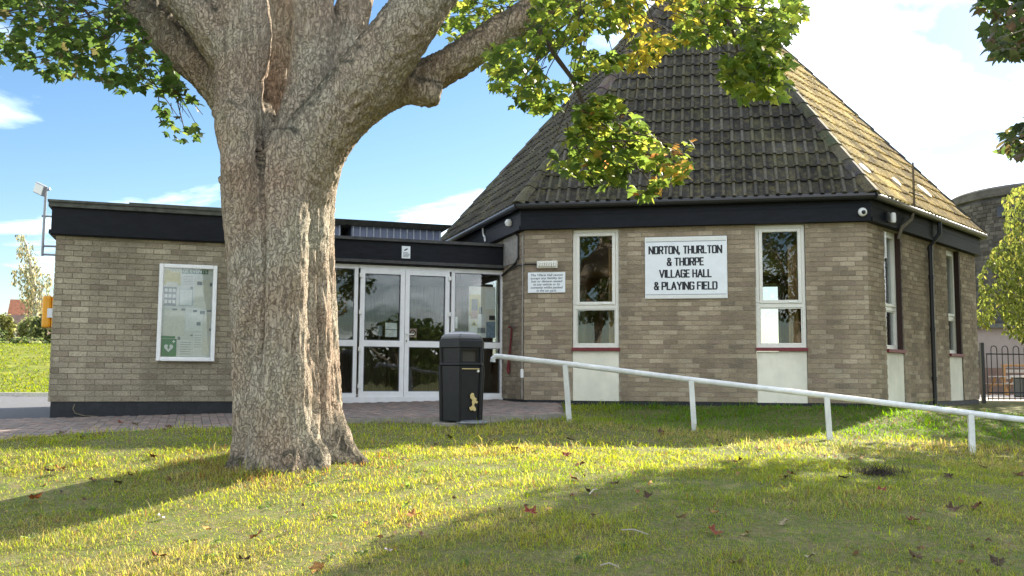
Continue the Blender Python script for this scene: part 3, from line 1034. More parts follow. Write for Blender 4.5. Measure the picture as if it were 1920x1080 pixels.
# pale discs painting sun glints onto the sunny slope
for (px, py, sz) in ((1621, 315, .16), (1681, 340, .14), (1733, 357, .20)):
    fr = RIGHT
    nrm = (fr.n * math.sin(SLOPE) + Vector((0, 0, math.cos(SLOPE))))
    o0 = fr(S / 2, OV, EAVE) + nrm * 0.075
    d = ray(px, py); t = (o0 - CAM).dot(nrm) / d.dot(nrm); P = CAM + d * t
    ey = (-fr.n * math.cos(SLOPE) + Vector((0, 0, math.sin(SLOPE))))
    mb = MB(); n = 14
    ring = [P + fr.d * math.cos(2 * math.pi * i / n) * sz * random.uniform(.7, 1.1) + ey * math.sin(2 * math.pi * i / n) * sz * random.uniform(.6, .95) for i in range(n)]
    mb.v = [tuple(p + nrm * 0.006) for p in ring] + [tuple(p - nrm * 0.03) for p in ring]
    mb.f = [tuple(range(n))] + [(i, n + i, n + (i + 1) % n, (i + 1) % n) for i in range(n)]
    nbuild(mb, 'glint_patch', 'glint_white', roof)

# downpipe on the far flank, conduit and cables at the near corner
dp = MB()
a = 2.65
dp.tube([RIGHT(a + .16, OV + .045, EAVE - .09), RIGHT(a + .16, OV + .045, EAVE - .30), RIGHT(a, 0.06, HB - .10), RIGHT(a, 0.06, -.06)], 0.038, 10)
for z in (0.35, 1.2, 2.1, 2.6):
    dp.tube([RIGHT(a, 0.06, z), RIGHT(a, 0.06, z + 0.07)], 0.048, 10)
nbuild(dp, 'downpipe', 'black_metal', hall)
cd_ = MB()
cd_.tube([LEFT(S - 0.03, 0.02, 2.72), LEFT(S - 0.03, 0.02, 0.02)], 0.012, 6)
nbuild(cd_, 'conduit', 'concrete', hall)
nbuild(MB().box((S - 0.06, 0.0, 0.36), (S - 0.015, 0.045, 0.50), LEFT), 'junction_box', 'white_plastic', hall)
cb = MB()
cb.tube([LEFT(S - 1.15, 0.02, 2.16), LEFT(S - .75, 0.02, 2.2), LEFT(S - .25, 0.03, 2.22), FRONT(0.02, 0.03, 2.215), FRONT(0.22, 0.02, 2.215)], 0.013, 6)
cb.tube([LEFT(S - .28, 0.10, 2.80), LEFT(S - .26, 0.025, 2.72), LEFT(S - .26, 0.025, 2.35), LEFT(S - .45, 0.025, 2.26), LEFT(S - 1.15, 0.025, 2.14)], 0.017, 6)
nbuild(cb, 'cable', 'black_metal', hall)
nbuild(MB().box((S - 1.08, 0.003, 2.29), (S - .30, 0.02, HB - 0.003), LEFT), 'soffit_board', 'concrete', hall)
gbk = MB()
gbk.tube([LEFT(S - 2.0, .13, 3.1), LEFT(S - 2.02, .11, 2.98), LEFT(S - 1.93, .11, 2.93), LEFT(S - 1.9, .11, 2.84)], .018, 6)
nbuild(gbk, 'gutter_bracket', 'white_plastic', hall)
oc = LEFT(S - .50, 0.10, 2.98)
nbuild(MB().lathe([(0.0, -.07), (.06, -.06), (.085, 0), (.06, .05), (0.0, .06)], 14, tuple(oc)), 'floodlight_cap', 'white_plastic', hall)
ms = MB()
ms.tube([RIGHT(1.05, .10, 2.62), RIGHT(1.08, .14, 2.80), RIGHT(1.45, .17, 2.98), RIGHT(1.55, .19, 3.15), RIGHT(1.55, .19, 3.95)], [.03, .03, .028, .022, .016], 8)
ms.tube([RIGHT(1.35, .19, 3.42), RIGHT(1.95, .19, 3.44)], .013, 6)
nbuild(ms, 'mast', 'rust', hall)
wt = MB(); wt.tube([RIGHT(.66, .03, 2.70), RIGHT(.66, .03, 2.28)], .016, 8)
nbuild(wt, 'white_conduit', 'white_plastic', hall)

# ------------------------------------------------------------------ flat-roofed entrance block
block = thing('entrance_block', 'flat-roofed buff brick block with black fascia and glazed white doors', 'building', BLOCK(1.6, -2, 0))
HL, HT = 2.215, 2.69
BL = 3.25
SIDE = Frame(BLOCK(0, -5.5, 0)[:2], R(-60))
RSIDE = Frame(BLOCK(BL, 0, 0)[:2], R(120))
BACK = Frame(BLOCK(BL, -5.5, 0)[:2], R(210))
wb = MB()
wall_boxes(wb, BLOCK, 0.01, BL - 0.01, 0, HL + .2, [])
wall_boxes(wb, SIDE, 0.01, 5.22, 0, HL + .2, [])
wall_boxes(wb, RSIDE, 0.285, 1.955, 0, HL + .2, [])
wall_boxes(wb, BACK, 0.01, BL - 0.3, 0, HL + .2, [])
bwall = nbuild(wb, 'wall', 'mortar_grey', block)


def block_pal():
    t = random.random()
    if t < 0.12: c = (0.315, 0.28, 0.21)
    elif t < 0.30: c = (0.205, 0.175, 0.13)
    else: c = (0.25, 0.222, 0.165)
    k = random.uniform(1.05, 1.25)
    return tuple(v * k for v in c)


bl = lay_bricks(BLOCK, BL, 30, []) + lay_bricks(SIDE, 5.5, 30, []) + lay_bricks(RSIDE, 1.95, 30, [])
place_bricks(bl, bwall, block_pal, 300, lambda b: (to_px(b[0](b[1], 0, b[3]))[0] if b[0] is BLOCK else 5000) + (60 if b[2] - b[1] < 0.2 else 0))
pb = MB()
pb.box((0.03, -0.2, -0.5), (BL - 0.03, -0.02, -0.004), BLOCK)
pb.box((0.03, -0.2, -0.5), (5.3, -0.02, -0.004), SIDE)
pb.box((0.21, -0.2, -0.5), (1.95, -0.02, -0.004), RSIDE)
nbuild(pb, 'plinth', 'plinth', block)
hose = MB()
hose.tube([BLOCK(.33, .0, -.03), BLOCK(.31, .01, -.09), BLOCK(.34, .02, -.15), BLOCK(.46, .05, -.185), BLOCK(.62, .05, -.195)], .008, 6)
nbuild(hose, 'cable', 'rust', block)
# roof slab with stepped black fascia
fb = MB()
fb.box((-0.06, -5.56, HL + 0.004), (BL + 0.06, 0.06, HT - 0.09), BLOCK)
fasc = nbuild(fb, 'fascia', 'fascia', block)
tb = MB()
tb.box((-0.085, -0.2, HL + .02), (BL + .085, 0.085, HL + .075), BLOCK)
tb.box((-0.085, -5.5, HL + .02), (0.1, -0.2, HL + .075), BLOCK)
nbuild(tb, 'fascia_trim', 'fascia', fasc)
tb = MB()
tb.box((-0.10, -5.6, HT - 0.092), (BL + .10, 0.10, HT - .03), BLOCK)
tb.box((-0.11, -5.62, HT - 0.03), (BL + .12, 0.12, HT), BLOCK)
tb.box((0.9, -.3, HT), (BL + .11, 0.105, HT + 0.02), BLOCK)
nbuild(tb, 'roof_edge', 'felt_trim', fasc)
nbuild(MB().box((0.1, -5.3, HT + .001), (BL - .1, -.35, HT + .03), BLOCK), 'roof_covering', 'felt_roof', block)
# link roof
fb = MB()
fb.box((-3.62, -5.5, HL + .03), (0.42, 0.05, HT - 0.05), LINK)
lf = nbuild(fb, 'fascia', 'fascia', block)
tb = MB()
tb.box((-3.62, 0.051, HL + .05), (-0.01, 0.08, HL + .10), LINK)
tb.box((-3.6, -5.5, HT - .05), (0.4, 0.10, HT + .0), LINK)
nbuild(tb, 'roof_edge', 'felt_roof', lf)
# clerestory boxes with ribbed blue cladding
for (p0, p1) in ((655, 833), (560, 645)):
    bb_ = -2.0
    def aon(px):
        d = ray(px, 430); n = LINK.n; P = LINK(0, bb_, 0); t = (P - CAM).dot(n) / d.dot(n); return (CAM + d * t - LINK.P).dot(LINK.d)
    a0, a1 = aon(p0 + 4), aon(p1 - 6)
    z0, z1 = HT + .0, HT + 0.50
    mb = MB(); mb.box((a0, bb_ - 2.2, z0), (a1, bb_, z1), LINK)
    cl = nbuild(mb, 'clerestory', 'cladding', block)
    rbm = MB()
    n = max(3, int((a1 - a0) / 0.125))
    for i in range(n + 1):
        x = a0 + 0.02 + (a1 - a0 - .06) * i / n
        rbm.box((x, bb_ + .001, z0), (x + .022, bb_ + .03, z1 - .002), LINK)
    nbuild(rbm, 'cladding_rib', 'grey_metal', cl)
    if p0 == 655:
        nbuild(MB().box((a0 + (a1 - a0) * .36, bb_ + .031, z0 + .08), (a0 + (a1 - a0) * .66, bb_ + .06, z0 + .30), LINK), 'hatch', 'cladding', cl)
    rm = MB()
    rm.v = [tuple(LINK(x, y, z)) for z, e in ((z1, 0.0), (z1 + .09, .12)) for x, y in ((a0 - .07 - e, bb_ - 2.3), (a1 + .07 + e, bb_ - 2.3), (a1 + .07 + e, bb_ + .09 + e), (a0 - .07 - e, bb_ + .09 + e))]
    rm.f = [(3, 2, 1, 0), (4, 5, 6, 7), (0, 1, 5, 4), (1, 2, 6, 5), (2, 3, 7, 6), (3, 0, 4, 7)]
    nbuild(rm, 'clerestory_roof', 'felt_trim', cl)

# glazed entrance screen
ZT = HL + .02
bays = [(-3.45, -2.535, 'side_light'), (-2.535, -1.74, 'door'), (-1.737, -0.925, 'door'), (-0.925, 0.03, 'side_light')]
nbuild(MB().box((-3.7, -.2, 0), (-3.455, -.01, ZT), LINK), 'pier', 'mortar_grey', block)
for i, (a0, a1, nm) in enumerate(bays):
    fw = 0.075 if nm == 'door' else 0.062
    z0, z1 = 0.025, ZT - (0.06 if nm == 'door' else 0.0)
    mb = MB()
    e = 0.035 if nm == 'door' else 0.0
    b0, b1 = (-0.10, -0.02) if nm == 'door' else (-.11, -0.035)
    x0, x1 = a0 + (e if i == 1 else 0.002), a1 - (e if i == 2 else 0.002)
    mb.box((x0, b0, z0), (x0 + fw, b1, z1), LINK); mb.box((x1 - fw, b0, z0), (x1, b1, z1), LINK)
    zb = 0.115 if nm == 'door' else .085
    mb.box((x0 + fw, b0, z0), (x1 - fw, b1, zb), LINK)
    mb.box((x0 + fw, b0, z1 - fw - .01), (x1 - fw, b1, z1), LINK)
    mb.box((x0 + fw, b0, 0.865), (x1 - fw, b1, 0.965), LINK)
    d_ = nbuild(mb, nm, 'upvc', block)
    for (q0, q1) in ((zb, .865), (.965, z1 - fw - .01)):
        nbuild(MB().box((x0 + fw, -.062, q0), (x1 - fw, -.054, q1), LINK), 'pane', 'glass', d_)
        bd = MB(); frame_rect(bd, LINK, x0 + fw, x1 - fw, q0, q1, 0.012, -.06, b1 - 0.012)
        nbuild(bd, 'gasket', 'ink_grey', d_)
    if nm == 'door':
        hx = x0 - 0.02 if i == 1 else x1 - 0.03
        for z in (0.17, 0.78, 1.40, 2.02):
            nbuild(MB().box((hx, b1 + .001, z), (hx + .05, b1 + .03, z + .07), LINK), 'hinge', 'white_plastic', d_)
        if i == 2:
            h = MB(); h.box((x0 + .015, b1 + .001, .93), (x0 + .045, b1 + .012, 1.12), LINK)
            h.tube([LINK(x0 + .03, b1 + .01, 1.08), LINK(x0 + .03, b1 + .05, 1.08), LINK(x0 + .15, b1 + .05, 1.08)], .009, 6)
            nbuild(h, 'handle', 'white_plastic', d_)
            nbuild(MB().box((x0 + .022, b1 + .0125, .95), (x0 + .036, b1 + .016, .98), LINK), 'lock', 'ink', d_)
nbuild(MB().box((-2.535, -.11, ZT - .058), (-.925, -.03, ZT), LINK), 'door_head', 'upvc', block)
nbuild(MB().box((-3.45, -.12, -.2), (.03, -.0, .0235), LINK), 'threshold', 'upvc', block)
# hallway behind the glass
iv = MB()
iv.box((-3.7, -5.2, -.03), (.9, -.13, -.012), LINK)
nbuild(iv, 'hall_floor', 'interior_floor', block)
iv = MB(); iv.box((-3.7, -3.6, 0), (0.9, -3.5, ZT + .1), LINK)
for i in range(9):
    x = -3.4 + i * .42
    iv.box((x, -3.499, 0), (x + .03, -3.47, ZT), LINK)
nbuild(iv, 'hall_back_wall', 'interior_boards', block)
iv = MB(); iv.box((-.74, -.95, 0), (-.56, -.80, ZT), LINK); iv.box((-1.32, -2.6, 0), (-1.17, -2.45, ZT), LINK)
nbuild(iv, 'hall_post', 'interior_boards', block)
iv = MB(); iv.box((-3.7, -5.2, ZT + .005), (.4, -.13, ZT + .02), LINK)
nbuild(iv, 'hall_ceiling', 'interior_dark', block)
# papers taped behind the panes
def paper(fr, a0, z0, a1, z1, b, m, parent, name='notice'):
    return nbuild(MB().box((a0, b - .002, z0), (a1, b, z1), fr), name, m, parent)


PB = -.066
W0 = .0
plist = [(-.60, 1.05, -.12, 1.94, 'paper_warm', -.075), (-.585, 1.42, -.39, 1.80, 'paper_yellow', -.070), (-.55, 1.45, -.44, 1.72, 'paper_photo', -.0685), (-.30, 1.55, -.12, 1.90, 'paper', -.070), (-.42, 1.46, -.36, 1.58, 'paper_photo', -.068),
         (-.56, 1.38, -.44, 1.52, 'paper_pink', -.067), (-.43, 1.24, -.30, 1.46, 'paper', -.069), (-.57, 1.05, -.45, 1.24, 'paper', -.069), (-.44, 1.13, -.30, 1.22, 'paper_photo', -.0672), (-.44, 1.05, -.29, 1.125, 'paper', -.0675),
         (-.28, 1.05, -.115, 1.33, 'paper_blue', -.069), (-.23, 1.36, -.12, 1.44, 'ink', -.068), (-.862, 1.20, -.80, 1.40, 'paper', -.070)]
for (a0, z0, a1, z1, m, bz) in plist:
    paper(LINK, a0, z0, a1, z1, bz, m, block)
hz = MB(); hz.prism([(-.56, 1.255), (-.445, 1.255), (-.502, 1.35)], LINK, -.0665, -.0655)
nbuild(hz, 'warning_notice', 'paper_yellow', block)
hz = MB(); hz.prism([(-.535, 1.268), (-.47, 1.268), (-.502, 1.32)], LINK, -.0654, -.0650)
nbuild(hz, 'warning_mark', 'ink', block)
for (a0, z0, a1, z1, m) in ((-2.06, 1.16, -1.86, 1.27, 'paper'), (-2.06, 1.03, -1.86, 1.15, 'paper'), (-2.20, 1.04, -2.11, 1.22, 'paper_photo'), (-1.65, 1.03, -1.52, 1.18, 'paper_pink')):
    paper(LINK, a0, z0, a1, z1, PB, m, block)
rg = MB(); c = LINK(-1.585, -.0655, 1.105)
ringp = [c + LINK.d * .045 * math.cos(2 * math.pi * i / 16) + Vector((0, 0, .045 * math.sin(2 * math.pi * i / 16))) for i in range(17)]
rg.tube(ringp, .007, 5, cap=False)
rg.tube([ringp[2], ringp[10]], .005, 5)
nbuild(rg, 'prohibition_mark', 'ink', block)

# ------------------------------------------------------------------ lettering
def text_mesh(body, size, shear=0.0, bold=0.0, space=1.0):
    cu = bpy.data.curves.new('lettering', 'FONT')
    cu.body = body; cu.size = size; cu.align_x = 'CENTER'; cu.align_y = 'CENTER'; cu.shear = shear; cu.offset = bold; cu.space_character = space
    cu.resolution_u = 3
    o = bpy.data.objects.new('lettering', cu); COL.objects.link(o)
    bpy.context.view_layer.update()
    dg = bpy.context.evaluated_depsgraph_get()
    me = bpy.data.meshes.new_from_object(o.evaluated_get(dg))
    bpy.data.objects.remove(o); bpy.data.curves.remove(cu)
    return me


def text_on(fr, a, z, b, body, size, m, parent, name='lettering', width=None, **kw):
    me = text_mesh(body, size, **kw)
    xs = [v.co.x for v in me.vertices]
    k = 1.0
    if width and xs: k = width / (max(xs) - min(xs))
    for v in me.vertices:
        v.co = fr(a + v.co.x * k, b, z + v.co.y)
    me.update()
    me.materials.clear()
    return obj(name, me, m, parent)


GL = {'N': ([[(0, 0), (0, 1)], [(0, 1), (1, 0)], [(1, 0), (1, 1)]], .62), 'O': ([[(.14, 0), (0, .1), (0, .9), (.14, 1), (.86, 1), (1, .9), (1, .1), (.86, 0), (.14, 0)]], .55),
      'R': ([[(0, 0), (0, 1), (.86, 1), (1, .88), (1, .58), (.86, .48), (0, .48)], [(.55, .48), (1, 0)]], .55), 'T': ([[(0, 1), (1, 1)], [(.5, 1), (.5, 0)]], .55),
      'H': ([[(0, 0), (0, 1)], [(1, 0), (1, 1)], [(0, .5), (1, .5)]], .56), 'U': ([[(0, 1), (0, .12), (.15, 0), (.85, 0), (1, .12), (1, 1)]], .56),
      'L': ([[(0, 1), (0, 0), (1, 0)]], .46), 'P': ([[(0, 0), (0, 1), (.86, 1), (1, .88), (1, .55), (.86, .44), (0, .44)]], .54), 'E': ([[(1, 1), (0, 1), (0, 0), (1, 0)], [(0, .52), (.85, .52)]], .46),
      'V': ([[(0, 1), (.5, 0), (1, 1)]], .64), 'I': ([[(0, 0), (0, 1)]], .0), 'A': ([[(0, 0), (.5, 1), (1, 0)], [(.2, .32), (.8, .32)]], .64),
      'G': ([[(1, .82), (1, .9), (.86, 1), (.14, 1), (0, .9), (0, .1), (.14, 0), (.86, 0), (1, .1), (1, .48), (.55, .48)]], .56), 'Y': ([[(0, 1), (.5, .45), (1, 1)], [(.5, .45), (.5, 0)]], .6),
      'F': ([[(1, 1), (0, 1), (0, 0)], [(0, .52), (.85, .52)]], .46), 'D': ([[(0, 0), (0, 1), (.8, 1), (1, .85), (1, .15), (.8, 0), (0, 0)]], .56),
      '&': ([[(1, .02), (.18, .72), (.18, .92), (.32, 1), (.62, 1), (.76, .9), (.76, .74), (.05, .36), (.05, .12), (.2, 0), (.6, 0), (1, .42)]], .6), ',': ([[(.0, .1), (-.6, -.16)]], .1)}


def sign_line(mb, fr, body, ac, z, h, width, b, th):
    x = 0; segs = []
    for ch in body:
        if ch == ' ': x += .36; continue
        polys, w = GL[ch]
        for pl_ in polys:
            for p, q in zip(pl_[:-1], pl_[1:]):
                segs.append(((x + p[0] * w, p[1]), (x + q[0] * w, q[1])))
        x += w + .25
    tot = x - .25
    kx = width / tot
    for n, (p, q) in enumerate(segs):
        P = Vector((p[0] * kx, p[1] * h)); Q = Vector((q[0] * kx, q[1] * h))
        d = (Q - P).normalized(); nn = Vector((-d.y, d.x)) * th * (0.5 + 0.16 * abs(d.y)); P = P - d * th * .42; Q = Q + d * th * .42
        bb = b + 0.0004 * (n % 5)
        mb.prism([(ac - width / 2 + v.x, z + v.y) for v in (P - nn, Q - nn, Q + nn, P + nn)], fr, b - .001, bb + .0006)


sign = thing('hall_sign', 'large white sign naming the village hall between the two tall windows', 'sign', FRONT(2.61, 0.01, 1.62))
sb_ = nbuild(MB().box((1.97, .004, 1.622), (3.255, .03, 2.612), FRONT), 'board', 'sign_white', sign, bevel=.006)
nbuild(MB().box((1.985, .0302, 2.545), (3.24, .0315, 2.602), FRONT), 'edge_band', 'sign_band', sign)
nbuild(MB().box((1.985, .0302, 1.632), (3.24, .0315, 1.68), FRONT), 'edge_band', 'sign_band', sign)
nbuild(MB().box((1.985, .0302, 2.53), (3.24, .0312, 2.5425), FRONT), 'rule', 'sign_line', sign)
nbuild(MB().box((1.985, .0302, 1.683), (3.24, .0312, 1.695), FRONT), 'rule', 'sign_line', sign)
lt = MB()
for body, ac, z, w in (('NORTON, THURLTON', 2.605, 2.345, 1.13), ('& THORPE', 2.605, 2.155, .56), ('VILLAGE HALL', 2.605, 1.965, .80), ('& PLAYING FIELD', 2.605, 1.77, .97)):
    sign_line(lt, FRONT, body, ac, z, .112, w, .032, .019)
nbuild(lt, 'lettering', 'ink', sign)

sm = thing('disclaimer_sign', 'small white car park notice below the white bulkhead lamp', 'sign', FRONT(.37, .01, 1.74))
nbuild(MB().box((.062, .004, 1.742), (.68, .022, 2.078), FRONT), 'board', 'sign_white', sm, bevel=.004)
for i, ln in enumerate(('The Village Hall cannot', 'accept any liability for', 'loss or damage caused', 'to any vehicle or its', 'contents whilst parked', 'in the car park.')):
    text_on(FRONT, .371, 2.03 - i * .051, .0232, ln, .052, 'ink_grey', sm, shear=.25, bold=.0012, width=(.53, .53, .52, .44, .53, .33)[i])

lp = thing('bulkhead_lamp', 'small white rectangular bulkhead lamp above the car park notice', 'lamp', FRONT(.38, .0, 2.14))
nbuild(MB().box((.213, .003, 2.143), (.557, .05, 2.262), FRONT), 'base', 'upvc_cream', lp, bevel=.008)
for i in range(8):
    nbuild(MB().box((.238 + i * .038, .051, 2.165), (.266 + i * .038, .085, 2.240), FRONT), 'diffuser', 'lamp_glass', lp, bevel=.006)

cs = thing('cctv_sign', 'small white camera warning plate on the black fascia above the doors', 'sign', LINK(-1.75, .05, 2.36))
nbuild(MB().box((-1.826, .052, 2.362), (-1.678, .06, 2.572), LINK), 'plate', 'sign_white', cs, bevel=.003)
ic = MB(); ic.prism([(-1.79, 2.505), (-1.735, 2.535), (-1.722, 2.52), (-1.776, 2.488)], LINK, .0605, .063)
nbuild(ic, 'camera_mark', 'ink', cs)
ic = MB()
for i in range(4):
    ic.box((-1.80, .0605, 2.385 + i * .022), (-1.71 + .012 * (i % 3), .0615, 2.395 + i * .022), LINK)
nbuild(ic, 'small_print', 'ink_grey', cs)

# dome camera on the fascia, sensor lamp on the flank
dc = thing('dome_camera', 'white round security camera on the black fascia near the corner', 'camera', FRONT(5.285, .1, 2.9))
c0 = FRONT(5.285, .095, 2.915)


def lathe_out(fr, prof, n, c):
    """lathe about the outward axis: prof of (radius, out)"""
    mb = MB(); mb.lathe([(r, z) for r, z in prof], n)
    up = Vector((0, 0, 1)); d = fr.d; o = fr.n
    mb.v = [tuple(c + d * v[0] + up * v[1] + o * v[2]) for v in mb.v]
    return mb


nbuild(lathe_out(FRONT, [(.065, 0), (.068, .03), (.055, .055), (.035, .065)], 18, c0), 'housing', 'white_plastic', dc)
nbuild(lathe_out(FRONT, [(.034, .05), (.03, .075), (.018, .088), (0.0001, .092)], 16, c0 + Vector((.01, 0, -.008))), 'lens', 'lens_dark', dc)
pr = thing('sensor_lamp', 'white tubular sensor lamp under the eaves beside the flank window', 'lamp', RIGHT(.55, .1, 2.8))
nbuild(MB().box((.50, .093, 2.83), (.62, .15, 2.99), RIGHT), 'bracket', 'black_metal', pr, bevel=.01)
mb = MB(); mb.lathe([(.001, -.085), (.035, -.08), (.042, -.04), (.042, .05), (.03, .075), (.001, .08)], 14, tuple(RIGHT(.57, .2, 2.90)))
nbuild(mb, 'head', 'white_plastic', pr)

# red bar on the corner wall
rd = thing('red_bar', 'thin red metal bar with bent handle fixed to the brick by the doors', 'bar', LEFT(S - .7, .02, .42))
mb = MB(); mb.tube([LEFT(S - .50, .10, 1.205), LEFT(S - .545, .03, 1.205), LEFT(S - .56, .03, 1.15), LEFT(S - .70, .03, .62)], .017, 8)
nbuild(mb, 'rod', 'red_paint', rd)
mb = MB(); mb.tube([LEFT(S - .70, .03, .62), LEFT(S - .735, .03, .5), LEFT(S - .71, .03, .43)], [.02, .036, .02], 8)
nbuild(mb, 'foot', 'red_paint', rd)
mb = MB(); mb.tube([LEFT(S - .545, .03, 1.2052), LEFT(S - .43, .06, 1.2052)], .019, 8)
nbuild(mb, 'handle', 'black_metal', rd)

# ------------------------------------------------------------------ notice board
nb_ = thing('notice_board', 'white framed glazed notice board full of papers on the flat-roofed block', 'notice board', BLOCK(1.7, 0, .55))
A0, A1, Z0, Z1 = 1.322, 2.085, .553, 1.892
mb = MB(); frame_rect(mb, BLOCK, A0, A1, Z0, Z1, .055, .003, .075)
nbuild(mb, 'frame', 'upvc', nb_, bevel=.01)
nbuild(MB().box((A0 + .055, .004, Z0 + .055), (A1 - .055, .02, Z1 - .055), BLOCK), 'backing', 'pin_board', nb_)
X = lambda u: A0 + .055 + u * (A1 - A0 - .11)
Y = lambda v: Z1 - .055 - v * (Z1 - Z0 - .11)


def nbp(u0, v0, u1, v1, m, b=.0225, name='notice'):
    return nbuild(MB().box((X(u0), b - .0018, Y(v1)), (X(u1), b, Y(v0)), BLOCK), name, m, nb_)


nbp(.02, .02, .34, .19, 'paper_yellow', .0225); nbp(.06, .155, .30, .205, 'paper_warm', .0245); nbp(.38, .07, .62, .20, 'paper')
nbp(.02, .215, .27, .425, 'paper_photo', .0225)
for i in range(3):
    for j in range(3):
        nbp(.035 + i * .08, .23 + j * .064, .095 + i * .08, .268 + j * .064, 'paper', .0245, 'photo_print')
nbp(.33, .23, .60, .42, 'paper_blue', .0222); nbp(.34, .235, .59, .415, 'paper', .0245)
nbp(.64, .12, .97, .46, 'paper_warm', .0222); nbp(.68, .14, .78, .18, 'ink', .0245, 'photo_print')
nbp(.05, .46, .45, .76, 'paper_warm', .0222); nbp(.48, .44, .82, .70, 'paper', .0225); nbp(.84, .50, .98, .74, 'paper_warm', .0222)
nbp(.36, .80, .62, .99, 'paper', .0225); nbp(.64, .72, .82, .99, 'paper', .0222); nbp(.84, .76, .98, .96, 'paper_warm', .0222)
for (u0, v0, u1, v1) in ((.20, .455, .30, .475), (.38, .45, .46, .475), (.62, .465, .70, .49), (.76, .475, .86, .51), (.90, .465, .99, .48), (.70, .60, .78, .64), (.33, .77, .38, .805), (.58, .745, .63, .76), (.55, .20, .60, .235), (.94, .15, .99, .19), (.96, .67, .99, .70)):
    nbp(u0, v0, u1, v1, 'paper_photo', .0262, 'photo_print')
for i in range(6):
    nbp(.40, .085 + i * .019, .60, .088 + i * .019, 'ink_grey', .0258, 'text_line')
    nbp(.385, .83 + i * .026, .60, .834 + i * .026, 'ink_grey', .0258, 'text_line')
    nbp(.66, .75 + i * .026, .80, .753 + i * .026, 'ink_grey', .0258, 'text_line')
nbp(.36, .0, .90, .055, 'paper_green', .0225, 'heading_strip')
text_on(BLOCK, X(.50), Y(.028), .0262, 'VILLAGE EVENTS', .062, 'sign_band', nb_, width=.50, bold=.002)
nbp(.005, .795, .31, .99, 'sign_green', .0262, 'defibrillator_sign'); nbp(.0, .765, .28, .79, 'sign_green', .0245, 'sign_strip')
hc = (X(.155), Y(.895))
hp = []
for i in range(24):
    t = 2 * math.pi * i / 24
    hp.append((hc[0] + .0038 * 16 * math.sin(t) ** 3, hc[1] + .0038 * (13 * math.cos(t) - 5 * math.cos(2 * t) - 2 * math.cos(3 * t) - math.cos(4 * t))))
me_ = MB().prism(hp[::-1], BLOCK, .0264, .028); nbuild(me_, 'heart_mark', 'sign_white', nb_)
me_ = MB().prism([(hc[0] - .004, hc[1] + .035), (hc[0] + .016, hc[1] + .035), (hc[0] + .006, hc[1] + .008), (hc[0] + .018, hc[1] + .008), (hc[0] - .008, hc[1] - .04), (hc[0] - .002, hc[1] - .004), (hc[0] - .016, hc[1] - .004)], BLOCK, .0282, .0295)
nbuild(me_, 'bolt_mark', 'sign_green', nb_)
me_ = MB(); cx_, cz_ = X(.255), Y(.825); me_.box((cx_ - .02, .0264, cz_ - .006), (cx_ + .02, .028, cz_ + .006), BLOCK); me_.box((cx_ - .006, .0264, cz_ - .02), (cx_ + .006, .0283, cz_ + .02), BLOCK)
nbuild(me_, 'cross_mark', 'sign_white', nb_)
nbuild(MB().box((A0 + .055, .05, Z0 + .055), (A1 - .055, .055, Z1 - .055), BLOCK), 'pane', 'glass_clear', nb_)

# ------------------------------------------------------------------ defibrillator cabinet and floodlight on the far side wall
df = thing('defibrillator_cabinet', 'orange defibrillator cabinet on the side wall of the flat-roofed block', 'cabinet', SIDE(4.6, .0, 1.0))
P0 = SIDE(4.45, .0, 0)
zc0, zc1 = 1.0, 1.47
fz = lambda a, b, z: SIDE(4.40 + a, b, z)
mb = MB().box((0, .003, zc0), (.42, .10, zc1), fz); nbuild(mb, 'case', 'orange', df, bevel=.03)
mb = MB().box((.01, .102, zc0 + .01), (.41, .22, zc1 - .01), fz); nbuild(mb, 'door', 'orange', df, bevel=.03)
nbuild(MB().box((.12, .221, zc0 + .14), (.30, .227, zc0 + .33), fz), 'viewing_pane', 'lens_dark', df)
nbuild(MB().box((.421, .05, zc0 + .15), (.427, .15, zc0 + .28), fz), 'label_plate', 'sign_white', df)

fl = thing('floodlight', 'grey floodlight on a thin pole rising beside the flat roof', 'floodlight', SIDE(2.6, .2, 1.6))
pt = at(86, 358, 15.2)
pb_ = at(79, 480, 15.2)
mb = MB(); mb.tube([pb_, pt], .021, 8); nbuild(mb, 'pole', 'grey_metal', fl)
c = at(76, 355, 15.15)
fx = (_R0 * .86 - F0 * .5).normalized(); fzv = (Vector((0, 0, 1)) * .9 + fx * .35).normalized(); fy = fzv.cross(fx).normalized(); fx = fy.cross(fzv)
ff = lambda a, b, z: c + fx * a + fy * b + fzv * z
nbuild(MB().box((-.13, -.03, -.085), (.12, .03, .085), ff), 'housing', 'grey_metal', fl, bevel=.01)
s_ = -.033 if fy.dot(F0) > 0 else .033
nbuild(MB().box((-.115, min(s_, s_ * 1.1), -.07), (.105, max(s_, s_ * 1.1), .07), ff), 'glass_front', 'lamp_glass', fl)
mb = MB(); mb.tube([at(86, 357, 15.2), at(94, 354, 15.2)], .02, 6); nbuild(mb, 'bracket', 'grey_metal', fl)
for py in (405, 461, 477):
    mb = MB(); q = at(83, py, 15.2); a_ = (q - SIDE.P).dot(SIDE.d); mb.tube([q - _R0 * .04, SIDE(a_, -.01 if py > 450 else .07, q.z)], .018, 6)
    nbuild(mb, 'wall_bracket', 'grey_metal', fl)

# ------------------------------------------------------------------ litter bin
bz = gz(*LD(-.62, 12.1)[:2])
BC = LD(-.62, 12.1, bz)
lb = thing('litter_bin', 'black hexagonal litter bin with domed lid at the paving edge', 'litter bin', BC)


def hexring(r, z, tw=0.0, cx=BC.x, cy=BC.y):
    return [(cx + r * math.cos(R(60 * i) + tw), cy + r * math.sin(R(60 * i) + tw), z) for i in range(6)]


TW = R(39)


